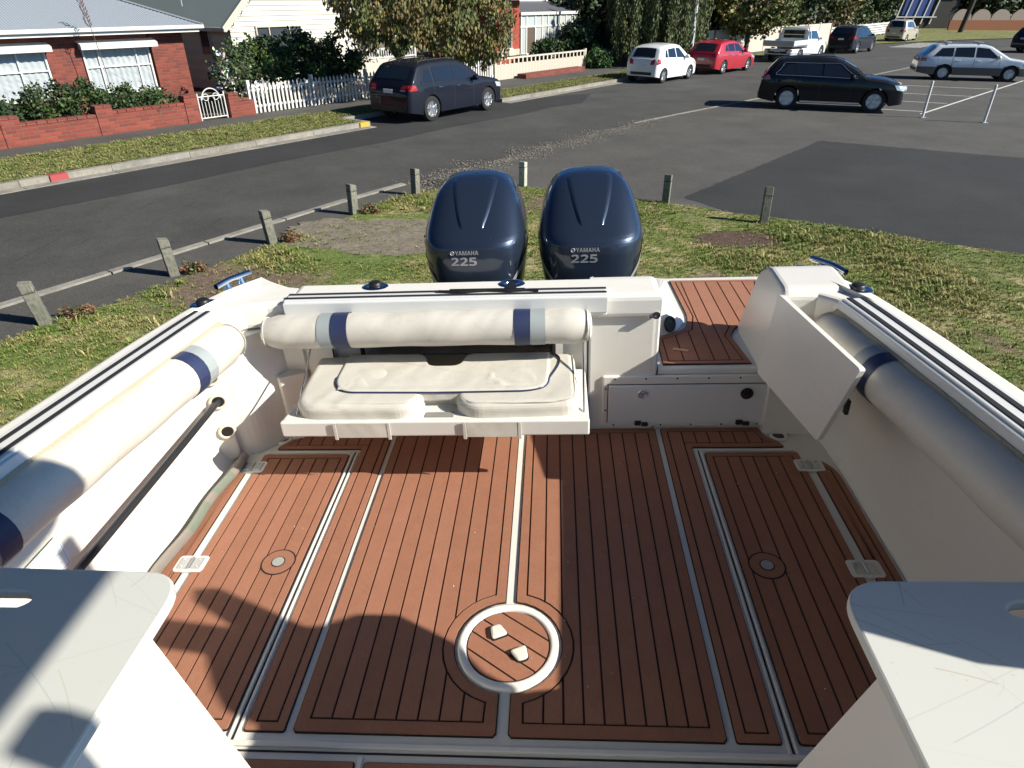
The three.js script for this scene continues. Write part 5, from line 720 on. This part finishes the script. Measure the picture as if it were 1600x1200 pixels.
const pole2 = grp('timber_pole', 'leaning dark timber pole beyond the crossing before the rounded brick wall', 'pole'); pole2.position.set(49.5, 0, -82.5); pole2.rotation.z = -.14; mesh('shaft', cyl(.2, .26, 9, 0, 4.4, 0, 14), mat([.05, .042, .035], .9), pole2); mesh('cross_arm', bx(2.2, .12, .12, 0, 8.2, 0), mat([.06, .05, .04], .9), pole2);
const fb = grp('far_brick_wall', 'rounded-top pale and orange brick wall beyond the leaning pole', 'wall'); fb.position.set(57, 0, -88); fb.rotation.y = -.1; mesh('wall', bx(11, 1.1, .3, 0, .55, 0), mat([.38, .15, .08], .85), fb); for (let k = 0; k < 5; k++) mesh('arch_panel', cyl(1.05, 1.05, .24, -4.3 + k * 2.15, 1.15, 0, 24, 'z'), mat([.45, .36, .30], .85), fb);
const lf = grp('white_slat_fence', 'low white slatted fence on the bank beside the beige car', 'fence'); streetAt(lf, 66, .4, 0); lf.rotation.y -= .04; for (let k = 0; k < 5; k++) mesh('slat', bx(26, .15, .04, 0, .25 + k * .21, 0), mPaintW, lf); for (let k = -6; k <= 6; k++) mesh('post', bx(.12, 1.25, .1, k * 2.1, .62, -.07), mPaintW, lf);
const sgn = grp('street_sign', 'thin grey sign post on the far grass corner', 'sign'); sgn.position.set(66, 0, -85); mesh('sign_post', cyl(.04, .04, 2.6, 0, 1.3, 0, 10), mAlu, sgn); mesh('sign_plate', bx(.7, .9, .03, 0, 2.5, 0, .01), mat([.25, .30, .28], .5), sgn);
struct('far_grass_corner', sheet([W(53, -2.6), [40, -67], [52, -72], [75, -78], [120, -80], [120, -120], [30, -120]], .05), mFarTurf);
const fh = grp('far_house', 'distant house with blue tarpaulin and white posts above the slatted fence', 'house'); fh.position.set(52, 0, -96); mesh('wall', bx(8, 4, 5, -1, 2, 0), mat([.03, .028, .026], .8), fh); mesh('tarpaulin', bx(3.4, 2.6, .06, -2.0, 2.6, 2.56, 0, 0, 0, -.12), mat([.03, .06, .22], .5), fh); for (let k = 0; k < 5; k++) mesh('post', bx(.14, 3.6, .14, -4.2 + k * 1.1, 2.3, 2.62, 0, 0, 0, -.2), mPaintW, fh); mesh('railing', bx(5, .12, .1, -2, 1.3, 2.7), mPaintW, fh); mesh('roof', bx(9, .3, 6, -1, 4.2, 0), mSlate, fh);

// ================================================================ TREES AND PLANTS
const leafMat = (o = {}) => mat(0xffffff, .62, { vertexColors: true, side: THREE.DoubleSide, ...o });
const mLeaf = leafMat();
const mBark = mat(0xffffff, .95, { map: dtex(256, .6, (u, v) => lin([.13, .10, .075], .5 + nB(u * 64, v * 12))), bumpMap: texWood, bumpScale: .02 });
// leaves: list of clump centres -> one geometry of small folded leaves
function foliage(r, clumps, per, size, cols, o = {}) {
  const N = clumps.length * per, pos = new Float32Array(N * 18), colr = new Float32Array(N * 18), nor = new Float32Array(N * 18); let k = 0; const A = new THREE.Vector3(), B = new THREE.Vector3(), C = new THREE.Vector3(), nn = new THREE.Vector3();
  for (const [cx, cy, cz, cr] of clumps) {
    const tone = .7 + .6 * r(), base = cols[Math.floor(r() * cols.length)];
    for (let i = 0; i < per; i++) {
      let x, y, z; do { x = r() * 2 - 1; y = r() * 2 - 1; z = r() * 2 - 1; } while (x * x + y * y + z * z > 1);
      const px = cx + x * cr, py = cy + y * cr * (o.flat || .8), pz = cz + z * cr, l = size * (.6 + .8 * r()), w = l * (o.slim || .42);
      A.set(r() - .5, o.droop ? -1.6 - r() : (r() - .6), r() - .5).normalize(); B.set(r() - .5, r() - .5, r() - .5).cross(A).normalize(); C.crossVectors(A, B).multiplyScalar(w * .35);
      const c = base.map(v => v * tone * (.75 + .5 * r()));
      const p0 = [px, py, pz], p1 = [px + A.x * l * .5 + B.x * w, py + A.y * l * .5 + B.y * w, pz + A.z * l * .5 + B.z * w], p2 = [px + A.x * l, py + A.y * l, pz + A.z * l], p3 = [px + A.x * l * .5 - B.x * w + C.x, py + A.y * l * .5 - B.y * w + C.y, pz + A.z * l * .5 - B.z * w + C.z];
      for (const q of [p0, p1, p2, p0, p2, p3]) { pos.set(q, k * 3); colr.set(c, k * 3); k++; }
    }
  }
  const g = new THREE.BufferGeometry(); g.setAttribute('position', new THREE.BufferAttribute(pos, 3)); g.setAttribute('color', new THREE.BufferAttribute(colr, 3)); g.computeVertexNormals(); return g;
}
function blobClumps(r, n, c, rad, cr, o = {}) { const out = []; while (out.length < n) { const x = r() * 2 - 1, y = r() * 2 - 1, z = r() * 2 - 1, q = x * x + y * y + z * z; if (q > 1 || (q < (o.hollow ?? .25) && r() < .75)) continue; const wob = .8 + .35 * nA(x * 2.5 + 7, z * 2.5 + y * 2 + 7); out.push([c[0] + x * rad[0] * wob, Math.max(o.min ?? -9, c[1] + y * rad[1] * wob), c[2] + z * rad[2] * wob, cr * (.6 + .8 * r())]); } return out; }
function tree(name, label, cat, t, n, build, group) { const g = grp(name, label, cat, group); streetAt(g, t, n, .1); build(g); return g; }
const olive = [[.115, .115, .028], [.135, .10, .026], [.085, .095, .026], [.165, .125, .036]], deep = [[.022, .045, .013], [.03, .06, .016], [.018, .034, .012]], mid = [[.05, .085, .02], [.06, .10, .022], [.04, .065, .018]], lime = [[.12, .14, .025], [.10, .13, .03], [.15, .14, .03]], dusk = [[.05, .06, .022], [.06, .07, .026], [.035, .045, .018]];
tree('street_tree', 'large olive-brown leafy tree with leaning trunks behind the dark navy car', 'tree', 6.2, 2.3, g => {
  const r = rng(21); mesh('trunk', [tube([[-.9, 0, 0], [-1.3, .7, .1], [-2.3, 1.6, 0], [-2.9, 3.0, 0]], .12, 24, 8), tube([[-.6, 0, .1], [-1.0, 1, .1], [-1.2, 2.2, 0], [-.8, 3.6, .2]], .10, 24, 8), tube([[-.7, .1, 0], [.2, 1.2, .1], [1.2, 2.4, .1], [1.8, 3.4, 0]], .08, 24, 8)], mBark, g);
  mesh('crown', foliage(r, [...blobClumps(r, 230, [-2.5, 3.35, .1], [2.6, 1.85, 1.6], .34, { min: 1.75 }), ...blobClumps(r, 90, [-.6, 3.1, .2], [1.9, 1.5, 1.4], .34, { min: 1.6 })], 62, .13, olive, { droop: true, slim: .3 }), mLeaf, g);
  mesh('crown', foliage(r, blobClumps(r, 210, [1.55, 2.7, .3], [1.75, 2.1, 1.4], .32, { min: .95 }), 60, .12, [...olive, ...lime.slice(0, 1)], { droop: true, slim: .3 }), mLeaf, g);
});
tree('citrus_tree', 'bushy dark green small tree growing behind the picket fence', 'tree', 2.0, 5.4, g => { const r = rng(22); mesh('trunk', [tube([[0, 0, 0], [.05, .6, 0], [-.1, 1.2, 0]], .06, 12, 6), tube([[1.2, 0, 0], [1.25, .7, 0], [1.1, 1.2, 0]], .05, 12, 6)], mBark, g); mesh('crown', foliage(r, [...blobClumps(r, 90, [-1.2, 1.4, 0], [.9, .65, .7], .26), ...blobClumps(r, 120, [.3, 1.3, .1], [1.5, .8, .9], .27), ...blobClumps(r, 90, [1.9, 1.15, .1], [1.0, .75, .8], .27)], 40, .13, [...deep, ...mid, [.085, .14, .03], [.10, .16, .035]], { slim: .35 }), mLeaf, g); });
tree('flowering_shrub', 'shrub covered in white blossom behind the brick garden wall end', 'shrub', -.45, 5.0, g => { const r = rng(23), cl = blobClumps(r, 90, [0, 1.0, 0], [.85, .85, .7], .22); mesh('stem', [bar([-.1, 0, 0], [-.2, .9, 0], .02), bar([.15, 0, 0], [.25, .9, 0], .02)], mBark, g); mesh('leaves', foliage(r, cl, 36, .1, mid), mLeaf, g); mesh('blossom', foliage(r, cl.filter((_, i) => i % 2), 16, .10, [[.70, .68, .62]], { slim: .8 }), mLeaf, g); });
tree('hedge_shrub', 'wide dense green hedge growing over the brick garden wall', 'shrub', -5.4, 4.9, g => { const r = rng(24); mesh('stem', [bar([-2, 0, 0], [-2, .6, 0], .03), bar([0, 0, 0], [0, .6, 0], .03)], mBark, g); mesh('leaves', foliage(r, [...blobClumps(r, 170, [-.2, .72, .15], [1.6, .55, .6], .2), ...blobClumps(r, 120, [1.6, .58, .1], [1.1, .42, .5], .18), ...blobClumps(r, 150, [-2.3, .55, .25], [1.3, .42, .6], .2), ...blobClumps(r, 120, [-5.2, .55, .1], [2.2, .5, .6], .22)], 40, .085, [...mid, ...deep], { slim: .35 }), mLeaf, g); });
const strap = (g, r, n, h, sp, c) => mesh('blades', Array.from({ length: n }, () => { const a = r() * 6.28, l = h * (.6 + .5 * r()), o = sp * r(); return grid(4, 1, (u, v) => [Math.cos(a) * (o + u * u * l * .6) + (v - .5) * .03 * (1 - u), l * (u - .45 * u * u), Math.sin(a) * (o + u * u * l * .6)]); }), (() => { const m = mat(c, .6); m.side = THREE.DoubleSide; return m; })(), g);
tree('strap_plant', 'clump of long strap leaves spilling over the brick wall near the gate', 'plant', -3.75, 4.35, g => { strap(g, rng(25), 70, .75, .5, [.08, .13, .03]); g.position.y = .42; });
tree('strap_plant', 'green strap-leaf clump beside the brick pier at the gate', 'plant', -3.1, 4.55, g => { strap(g, rng(26), 40, .6, .3, [.09, .15, .03]); g.position.y = .40; });
tree('strap_plant', 'spiky flax clump standing before the brick house window', 'plant', -3.35, 5.6, g => { strap(g, rng(27), 34, 1.5, .25, [.16, .17, .06]); });
tree('strap_plant', 'green strap-leaf clump at the foot of the flowering shrub', 'plant', -.75, 4.55, g => { strap(g, rng(28), 40, .55, .2, [.09, .14, .03]); g.position.y = .38; });
tree('porch_shrub', 'rounded green shrub growing in front of the white glazed porch', 'shrub', 19.2, 5.6, g => { const r = rng(29); mesh('stem', tube([[0, 0, 0], [.2, .8, 0], [1.2, 1.4, 0]], .06, 12, 6), mBark, g); mesh('leaves', foliage(r, [...blobClumps(r, 130, [1.6, 1.3, 0], [1.7, .95, 1], .3), ...blobClumps(r, 60, [-.9, .95, -.3], [1.2, .4, .6], .24)], 40, .15, [...deep, ...mid], { slim: .4 }), mLeaf, g); });
tree('low_bush', 'low bright green bush at the end of the cream boarded fence', 'shrub', 19.75, 3.7, g => { const r = rng(30); mesh('leaves', foliage(r, blobClumps(r, 90, [0, .45, 0], [.85, .5, .6], .22), 40, .1, [[.04, .10, .02], [.05, .12, .025]], { slim: .4 }), mLeaf, g); mesh('stem', bar([0, 0, 0], [0, .5, 0], .03), mBark, g); });
tree('weeping_tree', 'weeping tree with long trailing foliage hanging over the footpath', 'tree', 24.0, 2.6, g => {
  const r = rng(31), cl = []; for (let k = 0; k < 210; k++) { const a = r() * 6.28, R0 = Math.sqrt(r()) * 3.4, top = 2.7 + 1.3 * Math.sqrt(1 - (R0 / 3.5) ** 2) + r() * .7, len = 1.2 + r() * (1.2 + R0 * .6), x = Math.cos(a) * R0 * 1.15, z = Math.sin(a) * R0 * .7; for (let y = top; y > Math.max(.25 + r() * .8, top - len - 1.2); y -= .26) cl.push([x + (r() - .5) * .2, y, z + (r() - .5) * .2, .2]); }
  mesh('trunk', [tube([[.2, 0, .3], [.0, 1.4, .1], [.2, 3, 0], [0, 4.6, 0]], .16, 20, 8), tube([[.6, 0, 0], [.9, 1.5, 0], [1.4, 3.4, 0]], .1, 20, 8)], mBark, g);
  mesh('crown', foliage(r, cl, 22, .16, [[.085, .10, .03], [.065, .085, .025], [.10, .115, .035]], { droop: true, slim: .2, flat: 1.3 }), mLeaf, g);
});
const roundTree = (name, label, t, n, c, rad, cols, seed, cnt = 260, size = .2, trunkH = 2, min) => tree(name, label, 'tree', t, n, g => { const r = rng(seed); mesh('trunk', [tube([[0, 0, 0], [.1, trunkH * .5, 0], [-.1, trunkH, 0], [.2, c[1] + .5, 0]], .14, 16, 8), tube([[.05, trunkH * .6, 0], [.7, trunkH * 1.1, .1], [1.2, c[1], .1]], .07, 12, 6)], mBark, g); mesh('crown', foliage(r, blobClumps(r, cnt, c, rad, Math.max(...rad) * .16, { min }), 46, size, cols, { slim: .42 }), mLeaf, g); }, 'trees along the street');
roundTree('street_tree', 'round yellow-green street tree between the red hatchback and the utility truck', 32.8, .7, [.2, 3.6, 0], [3.9, 2.5, 2.6], [...olive, ...lime, mid[0]], 41, 330, .2, 1.6, 1.5);
roundTree('dark_tree', 'dark shaded tree behind the pale street pole', 30, 5.4, [-1.5, 3.0, 0], [3.6, 2.8, 2.4], deep, 42, 260, .24);
roundTree('dark_tree', 'dark evergreen tree behind the red hatchback and low cream fence', 37, 5.2, [0, 3.4, 0], [3.8, 3.0, 2.6], [...deep, dusk[0]], 43, 260, .26);
roundTree('dark_tree', 'shadowy tree over the cream wall beyond the utility truck', 46, 3.0, [-.5, 3.6, 0], [5, 2.8, 3], [...deep, ...dusk], 44, 320, .3, 2, 1.5);
roundTree('dark_tree', 'brownish tree above the dark four-wheel drive', 54, 2.6, [0, 3.7, 0], [5.2, 2.7, 3], [...dusk, ...olive], 45, 320, .3, 2, 1.5);
roundTree('dark_tree', 'dark green garden tree behind the porch shrub', 27, 7.5, [0, 3.2, 0], [3.6, 2.8, 2.4], [...deep, ...dusk], 46, 240, .24);
roundTree('garden_tree', 'green garden tree rising behind the brick house and weatherboard house', 1, 20, [0, 4.4, 0], [4.5, 3, 3], mid, 47, 200, .28);
roundTree('dark_tree', 'tree crown showing above the white slatted fence', 66, 4.0, [0, 3.2, 0], [5, 2.8, 3], [...mid, ...dusk], 48, 260, .34, 2, 1.3);
roundTree('dark_tree', 'dense tree beyond the slatted fence next to the far house', 78, 4.5, [0, 3.4, 0], [6, 3.2, 3.5], [...deep, ...mid], 49, 260, .4, 2, 1);
for (const [x, z, s, l] of [[60, -97, 51, 'dark tree behind the rounded brick wall'], [70, -99, 52, 'dark bushy tree behind the far street sign'], [82, -98, 53, 'dark tree on the grass corner beyond the sign, away from the brick wall']]) { const g = roundTree('dark_tree', l, 0, 0, [0, 3.4, 0], [5, 3.4, 3], [...deep, ...dusk], s, 220, .4, 2, .6); g.position.set(x, 0, z); }
{ // clipped hedge above the slatted fence
  const g = grp('clipped_hedge', 'clipped olive hedge above the white slatted fence', 'hedge'); streetAt(g, 64, 2.2, 0); const r = rng(60), cl = []; for (let k = 0; k < 420; k++) cl.push([(r() - .5) * 22, .9 + r() * 1.1, (r() - .5) * 1.2, .24]); mesh('leaves', foliage(r, cl, 30, .14, [[.09, .10, .035], [.07, .085, .03]]), mLeaf, g);
}
{ // wooded backdrop closing the view beyond the far grass
  const r = rng(61), cl = []; for (let k = 0; k < 900; k++) { const u = r(), x = 30 + u * 110, z = -118 - 10 * Math.sin(u * 5) + r() * 6; cl.push([x, r() * 7, z, 1.2 + r()]); } for (let k = 0; k < 900; k++) { const t = -20 + r() * 110; const [x, z] = W(t, 24 + r() * 8); cl.push([x, r() * 6.5, z, 1.0 + r()]); }
  const m = mesh('distant_trees', foliage(r, cl, 34, .55, [...deep, ...dusk, ...mid]), mLeaf); tag(m, 'dark mass of trees closing the view behind the houses and far grass', 'trees'); m.userData.kind = 'stuff';
}
// ================================================================ GRASS
function inPoly(p, x, z) { let c = false; for (let i = 0, j = p.length - 1; i < p.length; j = i++) { const a = p[i], b = p[j]; if ((a[1] > z) !== (b[1] > z) && x < (b[0] - a[0]) * (z - a[1]) / (b[1] - a[1]) + a[0]) c = !c; } return c; }
function tuft(n, h, seed) { const r = rng(seed), a = []; for (let k = 0; k < n; k++) { const an = r() * 6.28, o = r() * .03, l = h * (.5 + .8 * r()), b = l * (.3 + .7 * r()), w = .0035, cx = Math.cos(an), sx = Math.sin(an); const p = [cx * o, 0, sx * o]; const v = [[p[0] - sx * w, 0, p[2] + cx * w], [p[0] + sx * w, 0, p[2] - cx * w], [p[0] + cx * b * .35 + sx * w * .7, l * .65, p[2] + sx * b * .35 - cx * w * .7], [p[0] + cx * b, l * .9, p[2] + sx * b], [p[0] + cx * b * .35 - sx * w * .7, l * .65, p[2] + sx * b * .35 + cx * w * .7]]; a.push(...v[0], ...v[1], ...v[2], ...v[0], ...v[2], ...v[4], ...v[4], ...v[2], ...v[3]); } const g = new THREE.BufferGeometry(); g.setAttribute('position', new THREE.Float32BufferAttribute(a, 3)); g.computeVertexNormals(); return g; }
{
  const r = rng(81), list = []; const cols = [[.12, .185, .03], [.155, .215, .04], [.25, .245, .07], [.37, .31, .13]];
  for (let i = 0; i < 190000 && list.length < 75000; i++) { const x = -9 + r() * 21, z = -13.4 + r() * 12.4; if (Math.abs(x) < 1.1 && z > -3.5) continue; if (!inPoly(verge, x, z)) continue; const t = turfAt((((x / 16) % 1) + 1) % 1, (((z / 16) % 1) + 1) % 1); const worn = (x + 1.9) ** 2 / 3.2 + (z + 10.2) ** 2 / 1.6 < 1 ? .85 : (x - 3.55) ** 2 / .4 + (z + 10.0) ** 2 / .12 < 1 ? .8 : 0; if (r() < Math.max(t.dirt * .9, worn)) continue; list.push([x, z, t]); }
  const im = new THREE.InstancedMesh(tuft(9, .042, 5), (() => { const m = mat(0xffffff, .75); m.side = THREE.DoubleSide; return m; })(), list.length), m = new THREE.Matrix4(), c = new THREE.Color();
  list.forEach(([x, z, t], i) => { const big = nD(x * .9 + 12, z * .9 + 50), s = (.4 + r() * .8) * (.55 + 1.1 * big * big) * (r() < .02 ? 2.1 : 1); m.makeRotationY(r() * 6.28).scale(new THREE.Vector3(s * 1.3, s, s * 1.3)); m.setPosition(x, .016, z); im.setMatrixAt(i, m); const k = .75 + .5 * r(), dry = Math.max(0, Math.min(1, (t.b + t.a - .9) * 1.5 + (x < -.5 ? .42 : 0) + (nD(x * .55 + 30, z * .8 + 40) > .62 ? .7 : 0))); const q = mix(cols[Math.floor(r() * 2)], cols[2 + Math.floor(r() * 2)], r() < .25 + dry * .6 ? .9 : .1); im.setColorAt(i, c.setRGB(q[0] * k, q[1] * k, q[2] * k)); });
  im.name = 'grass'; tag(im, 'short green and straw-coloured grass on the verge around the boat', 'grass'); im.userData.kind = 'stuff'; im.castShadow = im.receiveShadow = true; scene.add(im);
  const l2 = []; for (let i = 0; i < 26000; i++) { const t = -13 + r() * 46, n = .15 + r() * 2.5; if (t > .2 && t < 7.2 && n < 1.3) continue; if (t > .3 && n > 2.5 - Math.max(0, Math.min(.8, (t - 3) * .2))) continue; const [x, z] = W(t, n + fk(t)); l2.push([x, z]); }
  const i2 = new THREE.InstancedMesh(tuft(9, .04, 6), im.material, l2.length); l2.forEach(([x, z], i) => { const s = .7 + r() * .9; m.makeRotationY(r() * 6.28).scale(new THREE.Vector3(s * 1.6, s, s * 1.6)); m.setPosition(x, .118, z); i2.setMatrixAt(i, m); const q = mix(cols[1], cols[3], r() < .35 ? .8 : .2), k = .6 + .4 * r(); i2.setColorAt(i, c.setRGB(q[0] * k, q[1] * k, q[2] * k)); });
  i2.name = 'verge_grass'; tag(i2, 'yellow-green grass on the strip along the far kerb', 'grass'); i2.userData.kind = 'stuff'; i2.castShadow = i2.receiveShadow = true; scene.add(i2);
}
for (const [x, z, l] of [[-5.1, -7.15, 'reddish dry weed at the foot of the first bollard'], [-4.35, -8.6, 'reddish dry weed at the foot of the second bollard'], [-3.4, -9.95, 'reddish dry weed beside the third bollard'], [-2.5, -11.5, 'reddish dry weed beside the fourth bollard']]) { const g = grp('weed', l, 'weed', 'reddish weeds at the bollards'); g.position.set(x, .016, z); const r = rng(Math.round(-z * 100)); mesh('stems', foliage(r, blobClumps(r, 22, [0, .05, 0], [.18, .07, .12], .05), 22, .05, [[.20, .075, .045], [.14, .08, .04], [.10, .10, .03]], { slim: .2 }), mLeaf, g); }
{ const r = rng(95), p = []; for (let k = 0; k < 70; k++) { const q = k / 70 * 6.283, s = .72 + .4 * nA(Math.cos(q) * 2.2 + 5, Math.sin(q) * 2.2 + 5) + .16 * (r() - .5); p.push([-1.95 + Math.cos(q) * 1.75 * s + Math.sin(q) * .5, -10.25 + Math.sin(q) * 1.0 * s]); } struct('worn_ground', sheet(p, .020), mat(0xffffff, .95, { map: dtex(512, 2.5, (u, v) => lin(mix([.15, .125, .10], [.22, .19, .13], nB(u * 64, v * 64)), .55 + .55 * fbm(u, v) + .4 * nE(u * 512, v * 512))), bumpMap: texAsphBump, bumpScale: .015 })); }
{ const g = struct('soil_patch', (() => { const r = rng(90), p = []; for (let k = 0; k < 40; k++) { const a = k / 40 * 6.283, q = .8 + .35 * r(); p.push([3.55 + Math.cos(a) * .75 * q, -10.0 + Math.sin(a) * .42 * q]); } return sheet(p, .021); })(), mat(0xffffff, .95, { map: dtex(256, 1, (u, v) => lin([.085, .05, .035], .5 + fbm(u, v) + .4 * nC(u * 256, v * 256))), bumpMap: texAsphBump, bumpScale: .03 })); }

scene.environment = null;
renderer.render(scene, camera);
